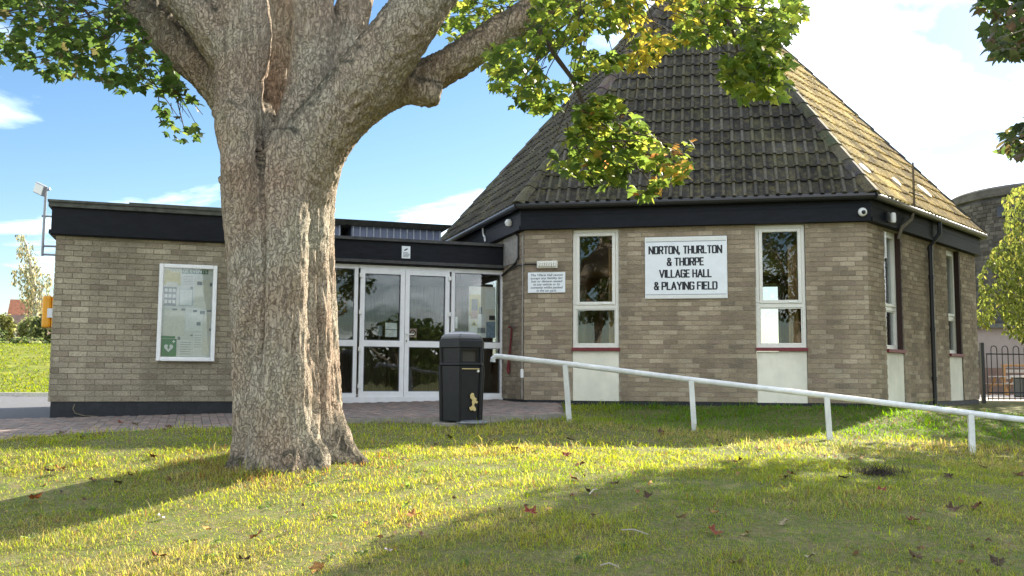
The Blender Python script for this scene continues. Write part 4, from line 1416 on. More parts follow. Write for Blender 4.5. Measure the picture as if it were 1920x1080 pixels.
def hexloft(rings):
    mb = MB()
    for r, z in rings: mb.v += hexring(r, bz + z, TW)
    n = len(rings)
    for i in range(n - 1):
        for k in range(6):
            a, b = i * 6 + k, i * 6 + (k + 1) % 6
            mb.f.append((a, b, b + 6, a + 6))
    mb.f.append(tuple(range(5, -1, -1))); mb.f.append(tuple((n - 1) * 6 + k for k in range(6)))
    return mb


nbuild(hexloft([(.265, .045), (.288, .72), (.288, .73)]), 'body', 'bin_black', lb, bevel=.02)
nbuild(hexloft([(.300, .725), (.304, .735), (.304, .755), (.295, .762)]), 'rim', 'bin_black', lb, bevel=.006)
# hood with posting openings on alternate faces
mb = MB()
lo, hi = hexring(.272, bz + .755, TW), hexring(.280, bz + .945, TW)
for k in range(6):
    a, b, c2, d2 = (Vector(lo[k]), Vector(lo[(k + 1) % 6]), Vector(hi[(k + 1) % 6]), Vector(hi[k]))
    def q(u, v, a=a, b=b, c2=c2, d2=d2): return (a * (1 - u) + b * u) * (1 - v) + (d2 * (1 - u) + c2 * u) * v
    if k in (1, 4):
        mb.box((0, 0, 0), (0, 0, 0)); mb.v = mb.v[:-8]; mb.f = mb.f[:-6]
        for (u0, u1, v0, v1) in ((0, .14, 0, 1), (.86, 1, 0, 1), (.14, .86, 0, .12), (.14, .86, .85, 1)):
            mb.quad(q(u0, v0), q(u1, v0), q(u1, v1), q(u0, v1))
    else:
        mb.quad(q(0, 0), q(1, 0), q(1, 1), q(0, 1))
hood = mb.build('hood', 'bin_black', lb)
so = hood.modifiers.new('s', 'SOLIDIFY'); so.thickness = .015
nbuild(hexloft([(.24, .70), (.24, .95)]), 'liner', 'interior_dark', lb)
nbuild(hexloft([(.302, .94), (.308, .95), (.308, 1.035), (.292, 1.05)]), 'lid_skirt', 'bin_black', lb, bevel=.008)
nbuild(hexloft([(.296, 1.0505), (.282, 1.082), (.245, 1.112), (.185, 1.136), (.11, 1.150), (.03, 1.155)]), 'lid', 'bin_lid', lb, bevel=.012)
# rib on the corner facing the viewer
kc = min(range(6), key=lambda k: (Vector(hexring(.29, bz, TW)[k]) - at(872, 700, 12.0)).length)
for k in range(6):
    e0, e1 = Vector(hexring(.268, bz + .045, TW)[k]), Vector(hexring(.292, bz + .72, TW)[k])
    rib = MB().tube([e0, e1], .022, 6); nbuild(rib, 'corner_rib', 'bin_black', lb)
    rib = MB().tube([Vector(hexring(.276, bz + .76, TW)[k]), Vector(hexring(.284, bz + .945, TW)[k])], .022, 6); nbuild(rib, 'corner_rib', 'bin_black', lb)
mb = MB().box((-.35, -.24, -.10), (.29, .24, .03), lambda x, y, z: BC + _R0 * x + F0 * y + Vector((0, 0, z)))
nbuild(mb, 'base_slab', 'concrete', lb, bevel=.01)
mb = MB().lathe([(.20, .03), (.20, .045), (.14, .06), (.0001, .065)], 18, (BC.x + _R0.x * .14 - F0.x * .15, BC.y + _R0.y * .14 - F0.y * .15, bz)); nbuild(mb, 'foot_plate', 'grey_metal', lb)
mid = [(Vector(hexring(.29, 0, TW)[k]) + Vector(hexring(.29, 0, TW)[(k + 1) % 6])) / 2 for k in range(6)]
kf = max(range(6), key=lambda k: (mid[k] - BC).dot(_R0 * .45 - F0))


def bin_face(k):
    P0, P1 = Vector(hexring(.278, 0, TW)[k]), Vector(hexring(.278, 0, TW)[(k + 1) % 6])
    d = (P1 - P0).normalized(); n = Vector((d.y, -d.x, 0))
    if n.dot((P0 + P1) / 2 - Vector((BC.x, BC.y, 0))) < 0: n = -n
    L_ = (P1 - P0).length
    return lambda a, b, z: P0 + d * a + n * (b + .022 * (z - .35)) + Vector((0, 0, bz + z)), L_


bf, bL = bin_face(kf)
sg = 1 if (bf(1, 0, 0) - bf(0, 0, 0)).dot(_R0) > 0 else -1
fig = [(.03, .14), (.01, .155), (-.02, .15), (-.035, .165), (-.04, .19), (-.015, .20), (.0, .215), (-.008, .25), (-.002, .28), (-.03, .30), (-.033, .34), (-.01, .365), (.015, .36), (.02, .33), (.03, .31), (.055, .295), (.05, .27), (.075, .255), (.06, .235), (.035, .24), (.02, .215), (.045, .18), (.05, .155)]
ml = MB(); poly = [(bL * .62 + sg * x * 1.0, z * 1.0 + .03) for x, z in fig]
ml.prism(poly, bf, .012, .0185); nbuild(ml, 'litter_figure', 'gold', lb)
gl_ = MB(); gl_.box((.02, .0175, .682), (bL - .02, .022, .692), bf); nbuild(gl_, 'gold_band', 'gold', lb)
lk = MB(); p_ = Vector(hexring(.31, bz + .66, TW)[kc]); lk.lathe([(.0001, -.02), (.018, -.01), (.018, .01), (.0001, .02)], 8, tuple(p_ - _R0 * .05)); nbuild(lk, 'lock', 'white_plastic', lb)

# ------------------------------------------------------------------ white handrail
hr = thing('handrail', 'white sloping metal handrail on posts across the lawn', 'handrail', LD(2.3, 12, -.29))
posts = [(.733, 12.3, 1060, 682, 1068, 788), (2.27, 12.0, 1296, 712, 1303, 808), (3.82, 11.6, 1550, 742, 1557, 826), (5.34, 11.2, 1820, 775, 1824, 852), (6.9, 10.8, None, 0, 0, 0), (8.5, 10.4, None, 0, 0, 0)]
tops = []
for (la_, de_, tx, ty, bx, by) in posts:
    if tx: tops.append(at(tx, ty, de_))
tops = [at(932, 668, 12.53)] + tops
stp = tops[-1] - tops[-2]
tops += [tops[-1] + stp, tops[-1] + stp * 2]
rl = MB(); st = tops[0]
path = [st - Vector((0, 0, .075)) - _R0 * .055, st - Vector((0, 0, .03)) - _R0 * .052, st - Vector((0, 0, .002)) - _R0 * .02, st] + tops[1:]
rl.tube(path, .035, 12)
nbuild(rl, 'rail', 'white_paint', hr)
rl.f
for i, (la_, de_, tx, ty, bx, by) in enumerate(posts):
    top = tops[i + 1]
    if tx: bot = at(bx, by + 14, de_)
    else: bot = top - Vector((0, 0, .75))
    pm_ = MB().tube([bot - Vector((0, 0, .25)), bot, top - Vector((0, 0, .015))], .045, 4, sq=True)
    nbuild(pm_, 'post', 'white_paint', hr, bevel=.004)

# ------------------------------------------------------------------ hoop-topped fence beyond the hall
fn = thing('hoop_fence', 'black hoop-topped metal railing beside the far hall corner', 'fence', LD(9.3, 19.2, -.1))
fz0 = -.09
f0 = LD(9.32, 19.2, fz0); fdir = (_R0 * .985 + F0 * .17).normalized()
mb = MB().box((-.035, -.035, -.3), (.035, .035, 1.20), lambda x, y, z: f0 + fdir * x + F0 * y + Vector((0, 0, z))); nbuild(mb, 'post', 'black_metal', fn)
mb = MB().box((-.035, -.035, -.3), (.035, .035, 1.20), lambda x, y, z: f0 + fdir * (x + 2.85) + F0 * y + Vector((0, 0, z))); nbuild(mb, 'post', 'black_metal', fn)
for z in (.10, .22, .98):
    mb = MB().tube([f0 + fdir * .09 + Vector((0, 0, z)), f0 + fdir * 2.8 + Vector((0, 0, z))], .014, 6); nbuild(mb, 'rail', 'black_metal', fn)
for i in range(11):
    x = .20 + i * .245
    pts_ = [f0 + fdir * x + Vector((0, 0, .06)), f0 + fdir * x + Vector((0, 0, 1.08))]
    pts_ += [f0 + fdir * (x + .065 - .065 * math.cos(R(t))) + Vector((0, 0, 1.08 + .065 * math.sin(R(t)))) for t in (40, 90, 140)]
    pts_ += [f0 + fdir * (x + .13) + Vector((0, 0, 1.08)), f0 + fdir * (x + .13) + Vector((0, 0, .06))]
    nbuild(MB().tube(pts_, .010, 6), 'hoop', 'black_metal', fn)
for x in (.10,):
    nbuild(MB().tube([f0 + fdir * x + Vector((0, 0, .06)), f0 + fdir * x + Vector((0, 0, .98))], .010, 6), 'bar', 'black_metal', fn)

# ------------------------------------------------------------------ far background
def gabled(name, label, P, ax, wid, length, wall_h, roof_h, mw, mr, chimney=False, z0=None):
    """P: foot of the gable wall's middle; ax: direction of the ridge"""
    ax = ax.normalized(); s = Vector((-ax.y, ax.x, 0))
    t = thing(name, label, 'house' if 'house' in name else 'shed', P)
    fr = lambda x, y, z: P + s * x + ax * y + Vector((0, 0, z))
    h = wid / 2
    mb = MB()
    mb.v = [tuple(fr(*p)) for p in ((-h, 0, 0), (h, 0, 0), (h, 0, wall_h), (0, 0, wall_h + roof_h), (-h, 0, wall_h), (-h, length, 0), (h, length, 0), (h, length, wall_h), (0, length, wall_h + roof_h), (-h, length, wall_h))]
    mb.f = [(0, 1, 2, 3, 4), (9, 8, 7, 6, 5), (0, 4, 9, 5), (1, 6, 7, 2)]
    nbuild(mb, 'wall', mw, t)
    rf = None
    for sg in (-1, 1):
        e = .3; k = roof_h / h
        mb = MB()
        a = (0, wall_h + roof_h + .05); b = (sg * (h + e), wall_h - e * k + .05)
        mb.v = [tuple(fr(x, y, z)) for y in (-.2, length + .2) for x, z in (a, b, (b[0], b[1] + .12), (a[0], a[1] + .12))]
        mb.f = [(0, 1, 2, 3), (7, 6, 5, 4), (0, 4, 5, 1), (1, 5, 6, 2), (2, 6, 7, 3), (3, 7, 4, 0)]
        rf = nbuild(mb, 'roof', mr, t)
    if chimney:
        nbuild(MB().box((-.3, length * .25, wall_h + roof_h * .6), (.3, length * .25 + .8, wall_h + roof_h + .9), fr), 'chimney', mr, rf)
    nbuild(MB().box((-.5, -.05, wall_h * .45), (.5, -.005, wall_h * .8), fr), 'window', 'lens_dark', t)
    return t


p = at(23, 564, 112); gabled('far_house', 'distant white-gabled house with red tiled roof behind the birch', Vector((p.x, p.y, p.z - 8.0)), _R0 + F0 * .35, 6.5, 11, 4.4, 3.6, 'house_white', 'roof_red')
p = at(-18, 586, 96); gabled('far_house', 'distant house with plain brown roof below the red roof', Vector((p.x, p.y, p.z - 5.4)) + F0 * 3, _R0, 7, 4.3, 2.6, 2.6, 'shed_wood', 'roof_brown')
p = at(30, 615, 86); gabled('garden_shed', 'small pale shed beside the far hedge', Vector((p.x, p.y, p.z - 3)), F0 * .5 + _R0 * .6, 2.2, 3, 2.2, .8, 'house_white', 'roof_brown')

# leaf builders ----------------------------------------------------
half = [(0, 0), (.20, -.03), (.36, .0), (.29, .14), (.41, .22), (.56, .41), (.40, .43), (.25, .42), (.27, .58), (.15, .72), (0, 1.0)]
outl = half + [(-x, y) for x, y in half[-2:0:-1]]
MAPLE_V = np.array([(0, .36, .05)] + [(x, y, -.42 * abs(x) + .06 - .30 * (y - .3) ** 2) for x, y in outl])
nO = len(outl)
MAPLE_F = np.array([(0, 1 + i, 1 + (i + 1) % nO) for i in range(nO)])
OVAL_V = np.array([(0, 0, 0), (.27, .35, -.06), (.2, .7, -.1), (0, 1, -.2), (-.2, .7, -.1), (-.27, .35, -.06), (0, .5, .03)])
OVAL_F = np.array([(6, 0, 1), (6, 1, 2), (6, 2, 3), (6, 3, 4), (6, 4, 5), (6, 5, 0)])
LONG_V = np.array([(0, 0, 0), (.11, .4, .0), (0, 1, -.12), (-.11, .4, .0)])
LONG_F = np.array([(0, 1, 2), (0, 2, 3)])


def leaf_basis(n, droop=.5):
    th = rng.uniform(0, 2 * np.pi, n)
    t = np.stack([np.cos(th), np.sin(th), -droop + rng.normal(0, .45, n)], 1)
    t /= np.linalg.norm(t, axis=1, keepdims=True)
    u = np.stack([rng.normal(0, .55, n), rng.normal(0, .55, n), np.ones(n)], 1)
    s = np.cross(t, u); s /= np.linalg.norm(s, axis=1, keepdims=True)
    nn = np.cross(s, t)
    return s, t, nn


def leaf_mass(name, pos, size, cols, shape, parent, droop=.5, m='leaf_mass', **kw):
    V, Fc = shape
    n = len(pos)
    s, t, nn = leaf_basis(n, droop)
    size = np.broadcast_to(np.asarray(size, float), (n,))
    P = pos[:, None, :] + size[:, None, None] * (V[None, :, 0:1] * s[:, None, :] + V[None, :, 1:2] * t[:, None, :] + V[None, :, 2:3] * nn[:, None, :])
    nv, nf = len(V), len(Fc)
    me = bpy.data.meshes.new(name)
    me.vertices.add(n * nv); me.vertices.foreach_set('co', P.astype(np.float32).ravel())
    fi = (Fc[None] + (np.arange(n) * nv)[:, None, None]).reshape(-1, 3)
    me.loops.add(len(fi) * 3); me.loops.foreach_set('vertex_index', fi.ravel().astype(np.int32))
    me.polygons.add(len(fi)); me.polygons.foreach_set('loop_start', (np.arange(len(fi)) * 3).astype(np.int32))
    me.update(calc_edges=True)
    a = me.color_attributes.new('col', 'FLOAT_COLOR', 'POINT')
    c = np.concatenate([np.repeat(cols, nv, 0), np.ones((n * nv, 1))], 1).astype(np.float32)
    a.data.foreach_set('color', c.ravel())
    return obj(name, me, m, parent, **kw)


def vnoise(P, seed=0):
    """smooth numpy noise from sines, about -1..1"""
    r = np.random.default_rng(seed); out = 0
    for k in range(7):
        d = r.normal(0, 1, P.shape[1]); d *= r.uniform(.6, 1.9) / np.linalg.norm(d)
        out = out + np.sin(P @ d + r.uniform(0, 6.3)) / 7 ** .5
    return out


def palette(n, cols, w):
    c = np.array(cols)[rng.choice(len(cols), n, p=np.array(w) / sum(w))]
    return c * rng.uniform(.75, 1.25, (n, 1))


def px_np(P):
    d = P - np.array(CAM)
    z = d @ np.array(_F)
    return 960 + FPX * (d @ np.array(_R)) / z, 540 - FPX * (d @ np.array(_U)) / z, z


def at_np(px, py, dep):
    d = np.array(_F)[None] + ((px - 960) / FPX)[:, None] * np.array(_R)[None] - ((py - 540) / FPX)[:, None] * np.array(_U)[None]
    return np.array(CAM)[None] + d * dep[:, None]


def sample_poly(poly, per1000, d0, d1, clump=.0, seed=1, sc=.03):
    xs = [p[0] for p in poly]; ys = [p[1] for p in poly]
    A = (max(xs) - min(xs)) * (max(ys) - min(ys))
    n = int(A * per1000 / 1000)
    x = rng.uniform(min(xs), max(xs), n); y = rng.uniform(min(ys), max(ys), n)
    k = in_poly(poly, x, y)
    if clump: k &= vnoise(np.stack([x, y], 1) * sc, seed) > clump - rng.uniform(0, .6, n)
    x, y = x[k], y[k]
    return at_np(x, y, rng.uniform(d0, d1, len(x)))


# birch over the field
bt = thing('birch_tree', 'tall thin weeping birch tree far across the sunny field', 'tree', at(66, 640, 70))
b0 = at(68, 655, 70)
tb = MB(); tb.tube([b0 - Vector((0, 0, 1)), at(67, 600, 70), at(62, 520, 70), at(50, 460, 70), at(40, 438, 70)], [.22, .2, .15, .09, .03], 8)
tb.tube([at(67, 590, 70), at(80, 540, 70), at(92, 520, 70)], [.12, .08, .03], 6)
nbuild(tb, 'trunk', 'birch_bark', bt)
pp = []
for (cx_, cy_, w_, l_, n_) in ((40, 438, 9, 45, 90), (52, 455, 10, 70, 130), (62, 475, 14, 80, 190), (50, 500, 14, 70, 150), (70, 500, 14, 70, 170), (58, 540, 18, 70, 200), (72, 560, 16, 70, 180), (28, 505, 5, 30, 45), (38, 480, 3, 60, 40), (90, 512, 8, 50, 90), (84, 560, 10, 60, 100), (60, 590, 16, 40, 90)):
    n_ = int(n_ * 1.5); x = cx_ + rng.normal(0, w_ * .5, n_); y = cy_ + rng.uniform(0, l_, n_)
    pp.append(at_np(x, y, rng.uniform(68.5, 71.5, n_)))
pp = np.concatenate(pp)
leaf_mass('foliage', pp, rng.uniform(.16, .32, len(pp)), palette(len(pp), [(.14, .13, .07), (.10, .105, .05), (.20, .165, .08), (.07, .08, .045)], [3, 3, 1.5, 2.5]), (LONG_V * np.array([2.2, 1, 1]), LONG_F), bt, droop=1.6, kind='stuff')

n = 9000
dep = rng.uniform(25.8, 47, n); lat = rng.uniform(-.60, -.45, n) * dep
P = np.stack([CAM.x + _R0.x * lat + F0.x * dep, CAM.y + _R0.y * lat + F0.y * dep, ground_ld(lat, dep)], 1)
k = vnoise(P[:, :2] * 1.7, 51) > -.9
P = P[k]
leaf_mass('field_tufts', P, rng.uniform(.05, .12, len(P)), palette(len(P), [(.085, .12, .022), (.13, .155, .03), (.17, .17, .045), (.055, .08, .018)], [3, 3, 1, 2.5]), (LONG_V * np.array([1.6, 1, 1]), LONG_F), None, droop=-1.2, m='blade', label='tussocky sunlit grass on the bank beyond the drive', cat='grass', kind='stuff')

# hedge and shrubs along the field edge
hd = thing('field_hedge', 'dark low hedge along the top of the grass bank', 'hedge', LD(-30, 62, 2))
n = 9000
lat = rng.uniform(-52, -22, n); dep = 60 + rng.uniform(-1.2, 1.2, n)
hh = .9 + .5 * np.sin(lat * .9) + .35 * np.sin(lat * 2.3 + 1)
zz_ = ground_ld(lat, dep) + rng.uniform(0, 1, n) * np.maximum(hh, .3)
Pp = np.stack([CAM.x + _R0.x * lat + F0.x * dep, CAM.y + _R0.y * lat + F0.y * dep, zz_], 1)
leaf_mass('foliage', Pp, rng.uniform(.25, .45, n), palette(n, [(.045, .07, .02), (.07, .10, .03), (.11, .12, .045)], [3, 2, 1]), (OVAL_V, OVAL_F), hd, kind='stuff')
hb = MB(); hb.box((-30, 59.6, 1.2), (-29.9, 59.7, 1.3), lambda x, y, z: LD(x, y, z)); nbuild(hb, 'stem', 'twig', hd)
for (px, py, dep, w, h, col) in ((58, 610, 66, .9, 1.1, (.10, .12, .04)), (8, 600, 64, .6, 1.2, (.13, .14, .04)), (85, 612, 63, .9, 1.2, (.07, .09, .03))):
    c = at(px, 640, dep)
    sh = thing('field_shrub', {58: 'leafy pale shrub at the foot of the far birch', 8: 'yellowish shrub before the brown-roofed far house', 85: 'dark bushy shrub just beside the orange cabinet'}[px], 'shrub', c)
    n = 700
    q = rng.normal(0, 1, (n, 3)); q /= np.linalg.norm(q, axis=1, keepdims=True); q *= rng.uniform(.4, 1, (n, 1)) ** .5
    P = np.array(c)[None] + q * np.array([w, w, h]) + np.array([0, 0, h * .6])
    leaf_mass('foliage', P, rng.uniform(.22, .4, n), palette(n, [col, tuple(v * .6 for v in col), tuple(v * 1.4 for v in col)], [3, 2, 1]), (OVAL_V, OVAL_F), sh, kind='stuff')
    nbuild(MB().tube([c - Vector((0, 0, 1.5)), c + Vector((0, 0, .8))], .08, 6), 'stem', 'twig', sh)

# round stone tower
tw_c = LD(27.4, 49, -.3)
tw = thing('round_tower', 'squat round grey stone tower behind the hall roof', 'tower', tw_c)
mb = MB().lathe([(4.7, 0), (4.6, 3), (4.55, 8.3), (4.5, 9.6)], 64, tuple(tw_c)); nbuild(mb, 'wall', 'stone', tw).data.polygons.foreach_set('use_smooth', [False] * 0 or [True] * len(bpy.data.objects[tw.children[-1].name].data.polygons))
mb = MB().lathe([(4.5, 9.6), (4.66, 9.62), (4.68, 10.0), (4.5, 10.12), (3.4, 10.14), (.001, 10.14)], 64, tuple(tw_c)); nbuild(mb, 'coping', 'stone', tw)
# courses of stone proud of the drum, towards the lawn
sm_ = MB(); scol = []
ang0 = math.atan2(CAM.y - tw_c.y, CAM.x - tw_c.x)
for c in range(45):
    z = .9 + c * .19
    a = ang0 - 1.25 + random.uniform(0, .05)
    while a < ang0 + 1.25:
        w = random.uniform(.036, .10)
        r0, r1 = 4.4, 4.6 + random.uniform(-.01, .05) - (z - 1.2) * .006
        k = random.uniform(.6, 1.35)
        n0 = len(sm_.v)
        for r in (r0, r1):
            for (aa, zz2) in ((a + .002, z), (a + w - .002, z), (a + w - .002, z + .172), (a + .002, z + .172)):
                sm_.v.append((tw_c.x + r * math.cos(aa), tw_c.y + r * math.sin(aa), tw_c.z + zz2))
        sm_.f += [tuple(n0 + i for i in q) for q in ((4, 5, 6, 7), (0, 4, 7, 3), (5, 1, 2, 6), (7, 6, 2, 3), (0, 1, 5, 4))]
        scol += [(.10 * k, .09 * k, .078 * k)] * 5
        a += w
me = sm_.mesh('stonework'); fix_normals(me); set_cols(me, scol); obj('stonework', me, 'brick_mass', tw, kind='stuff')
wp = at(1862, 386, 45.5); wd = (wp - tw_c); wd.z = 0; wd.normalize(); ws = Vector((-wd.y, wd.x, 0))
nbuild(MB().box((-.5, 0, -.3), (.5, .30, .2), lambda x, y, z: Vector((tw_c.x, tw_c.y, wp.z)) + wd * (4.40 + y) + ws * x + Vector((0, 0, z))), 'opening', 'lens_dark', tw)

# playground things beyond the railing
ps = MB()
for i in range(8):
    for j in range(10):
        q = [LD(13 + 4 * i, 27 + 1.5 * j), LD(17 + 4 * i, 27 + 1.5 * j), LD(17 + 4 * i, 28.5 + 1.5 * j), LD(13 + 4 * i, 28.5 + 1.5 * j)]
        for P in q: P.z = gz(P.x, P.y) + .03
        ps.quad(*q)
obj('path', ps.mesh('path'), 'play_surface', label='pale sunlit play surface beyond the black railing', kind='structure')
bw = thing('far_wall_block', 'low pinkish rendered building beyond the play area', 'building', LD(24, 50, -.2))
nbuild(MB().box((18, 44, -.5), (40, 47, 2.75), lambda x, y, z: LD(x, y, z)), 'wall', 'render_pink', bw)
nbuild(MB().box((17.7, 43.7, 2.752), (40.3, 47.3, 2.95), lambda x, y, z: LD(x, y, z)), 'roof', 'felt_trim', bw)
nbuild(MB().box((20.5, 43.9, .6), (21.4, 43.99, 1.7), lambda x, y, z: LD(x, y, z)), 'window', 'lens_dark', bw)
nbuild(MB().box((17.9, 43.85, -.5), (40, 43.98, .95), lambda x, y, z: LD(x, y, z)), 'dado', 'roof_brown', bw)
pt_ = thing('picnic_table', 'weathered timber picnic table beyond the black railing', 'table', LD(19.6, 38.5, -.2))
tz = -.19
for i in range(4):
    nbuild(MB().box((19.1, 38.1 + i * .2, tz + .70), (20.3, 38.28 + i * .2, tz + .75), lambda x, y, z: LD(x, y, z)), 'plank', 'timber_grey', pt_)
for y in (37.6, 39.2):
    nbuild(MB().box((19.1, y, tz + .42), (20.3, y + .25, tz + .46), lambda x, y, z: LD(x, y, z)), 'bench_plank', 'timber_grey', pt_)
for x in (19.3, 20.0):
    for s in (-1, 1):
        nbuild(MB().tube([LD(x, 38.5 + s * .75, tz), LD(x, 38.5 + s * .25, tz + .7)], .05, 4), 'leg', 'timber_orange', pt_)
    nbuild(MB().tube([LD(x, 37.7, tz + .40), LD(x, 39.3, tz + .40)], .04, 4), 'brace', 'timber_orange', pt_)
pf = thing('play_frame', 'orange timber play frame beyond the railing', 'play frame', LD(20.3, 40, -.2))
for x in (20.3, 21.4):
    nbuild(MB().tube([LD(x, 40, -.3), LD(x, 40, 1.0)], .06, 6), 'post', 'timber_orange', pf)
nbuild(MB().tube([LD(20.2, 40, 1.0), LD(21.5, 40, 1.0)], .05, 6), 'beam', 'timber_orange', pf)
for k in range(3):
    nbuild(MB().box((20.36, 39.96, .2 + .25 * k), (21.34, 40.02, .33 + .25 * k), lambda x, y, z: LD(x, y, z)), 'slat', 'timber_grey', pf)
tr_ = thing('dark_planter', 'dark box planter with pale rim beyond the railing', 'planter', LD(17.9, 34, -.2))
nbuild(MB().box((17.75, 33.7, -.22), (19.0, 34.4, .48), lambda x, y, z: LD(x, y, z)), 'body', 'black_metal', tr_, bevel=.05)
nbuild(MB().box((17.68, 33.62, .482), (19.08, 34.48, .56), lambda x, y, z: LD(x, y, z)), 'rim', 'kerb_pale', tr_, bevel=.02)

# ------------------------------------------------------------------ the big maple
TD = 8.6
TB = LD(-1.92, TD, -.42)
tree = thing('maple_tree', 'big forked maple tree with thick grooved trunk on the lawn', 'tree', TB)
PXM = FPX / TD


def chain(lst, n=14):
    """lst of (px, py, radius px, depth offset)"""
    pts, rad = [], []
    for (x, y, r, d) in lst:
        pts.append(at(x, y, TD + d)); rad.append(r / PXM)
    # resample smoothly
    P, Q = [], []
    for i in range(len(pts) - 1):
        p0, p1, p2, p3 = pts[max(i - 1, 0)], pts[i], pts[i + 1], pts[min(i + 2, len(pts) - 1)]
        for k in range(4):
            t = k / 4
            P.append(.5 * ((2 * p1) + (p2 - p0) * t + (2 * p0 - 5 * p1 + 4 * p2 - p3) * t * t + (3 * p1 - p0 - 3 * p2 + p3) * t ** 3))
            Q.append(rad[i] * (1 - t) + rad[i + 1] * t)
    P.append(pts[-1]); Q.append(rad[-1])
    return P, Q


limbs = [
    [(532, 925, 78, -.30), (528, 870, 66, -.30), (526, 800, 58, -.31), (525, 700, 54, -.31), (524, 600, 52, -.30), (525, 500, 50, -.28), (527, 420, 50, -.25), (535, 360, 52, -.2), (545, 310, 56, -.15), (560, 265, 56, -.1)],
    [(565, 925, 90, 0), (563, 860, 76, 0), (562, 800, 69, 0), (561, 700, 64, 0), (559, 600, 62, 0), (557, 500, 60, 0), (556, 420, 60, 0), (556, 360, 62, 0), (562, 310, 68, 0), (572, 265, 68, 0)],
    [(596, 925, 80, .33), (588, 860, 66, .33), (586, 800, 60, .34), (584, 700, 56, .34), (580, 600, 54, .34), (577, 500, 52, .33), (576, 420, 52, .3), (578, 360, 54, .28), (584, 310, 60, .22), (592, 265, 62, .18)],
    [(500, 925, 70, .25), (500, 860, 58, .28), (500, 700, 52, .30), (496, 500, 50, .3), (490, 380, 50, .28), (480, 280, 52, .2), (465, 200, 46, .12)],
    [(468, 905, 44, -.22), (474, 850, 40, -.22), (477, 780, 36, -.24), (475, 700, 36, -.24), (472, 600, 37, -.24), (464, 500, 36, -.22), (454, 400, 35, -.2), (450, 330, 36, -.2), (450, 285, 37, -.18), (448, 235, 43, -.14), (447, 180, 43, -.06), (452, 120, 50, 0), (455, 60, 51, .02), (450, -10, 49, .05), (440, -110, 44, .1), (425, -240, 38, .2)],
    [(552, 400, 40, .1), (556, 320, 64, .1), (568, 235, 52, .1), (577, 170, 42, .12), (585, 100, 40, .16), (588, 0, 40, .22), (592, -110, 36, .3), (600, -240, 30, .4)],
    [(572, 380, 40, .2), (585, 300, 58, .2), (612, 195, 48, .28), (634, 115, 40, .38), (655, 40, 36, .45), (682, -45, 33, .5), (760, -150, 27, .6)],
    [(556, 420, 40, -.02), (562, 365, 58, -.03), (574, 315, 64, -.04), (595, 265, 64, -.06), (634, 212, 60, -.1), (688, 150, 60, -.15), (738, 82, 54, -.2), (792, 8, 49, -.25), (855, -80, 44, -.3), (930, -190, 36, -.4)],
    [(566, 420, 40, .05), (572, 360, 58, .05), (580, 300, 62, .06), (620, 248, 52, .1), (670, 203, 43, .14), (725, 172, 40, .18), (785, 152, 36, .22), (842, 122, 33, .26), (900, 85, 32, .3), (962, 45, 31, .36), (1035, 5, 30, .42), (1110, -45, 27, .5), (1230, -110, 23, .6)],
    [(505, 400, 36, .35), (515, 280, 44, .45), (524, 160, 38, .6), (527, 60, 36, .7), (530, -60, 34, .75), (535, -200, 30, .8)],
    [(770, 160, 34, .18), (800, 172, 30, .14), (820, 178, 23, .12), (827, 180, 20, .12)],
    [(446, 130, 42, .0), (410, 70, 42, -.02), (362, 14, 38, -.05), (300, -50, 34, -.08), (215, -135, 28, -.1)],
    [(468, 260, 40, .22), (452, 200, 50, .25), (398, 138, 44, .32), (324, 72, 42, .4), (252, -2, 40, .5), (165, -80, 32, .6), (60, -170, 26, .75)],
    [(440, 250, 24, .0), (422, 215, 24, .02), (412, 195, 18, .02)],
    [(430, 335, 22, 0), (424, 325, 16, 0)],
    # roots
    [(500, 720, 12, -.12), (490, 800, 32, -.18), (466, 858, 32, -.28), (434, 892, 21, -.42), (395, 922, 9, -.58)],
    [(590, 680, 12, .12), (604, 775, 38, .08), (624, 826, 37, .02), (652, 860, 28, -.06), (684, 880, 17, -.14), (715, 896, 8, -.2)],
    [(530, 720, 12, -.3), (532, 810, 34, -.36), (536, 875, 33, -.5), (542, 918, 15, -.68)],
    [(560, 720, 12, -.22), (570, 805, 30, -.26), (588, 865, 30, -.36), (614, 910, 12, -.55)],
    [(504, 740, 12, -.28), (498, 820, 30, -.34), (486, 885, 25, -.5), (474, 922, 11, -.66)],
    [(580, 720, 12, .4), (600, 815, 42, .5), (630, 870, 26, .7)],
]
tmb = MB()
for l in limbs:
    P, Q = chain(l)
    tmb.tube(P, Q, 18)
tme = tmb.mesh('trunk')
bm = bmesh.new(); bm.from_mesh(tme); bmesh.ops.triangulate(bm, faces=bm.faces); bmesh.ops.recalc_face_normals(bm, faces=bm.faces); bm.to_mesh(tme); bm.free()
to = bpy.data.objects.new('trunk', tme); COL.objects.link(to)
rm_ = to.modifiers.new('r', 'REMESH'); rm_.mode = 'VOXEL'; rm_.voxel_size = .017; rm_.use_smooth_shade = True
sm_ = to.modifiers.new('s', 'SMOOTH'); sm_.factor = .5; sm_.iterations = 6
bpy.context.view_layer.update()
dg = bpy.context.evaluated_depsgraph_get()
me = bpy.data.meshes.new_from_object(to.evaluated_get(dg))
bpy.data.objects.remove(to)
nv = len(me.vertices)
co = np.zeros(nv * 3, np.float32); me.vertices.foreach_get('co', co); co = co.reshape(-1, 3)
no = np.zeros(nv * 3, np.float32); me.vertex_normals.foreach_get('vector', no); no = no.reshape(-1, 3)
dsp = np.zeros(nv)
for i in range(nv):
    x, y, z = co[i]
    w = noise.noise((x * 3, y * 3, z * 1.2)) * .35
    a = 1 - abs(noise.noise((x * 17 + w * 4, y * 17 + w * 4, z * 3.0)))
    b = noise.noise((x * 36, y * 36, z * 12))
    c = noise.noise((x * 4.5, y * 4.5, z * 1.6))
    dsp[i] = .042 * (a - .8) + .007 * b + .018 * c
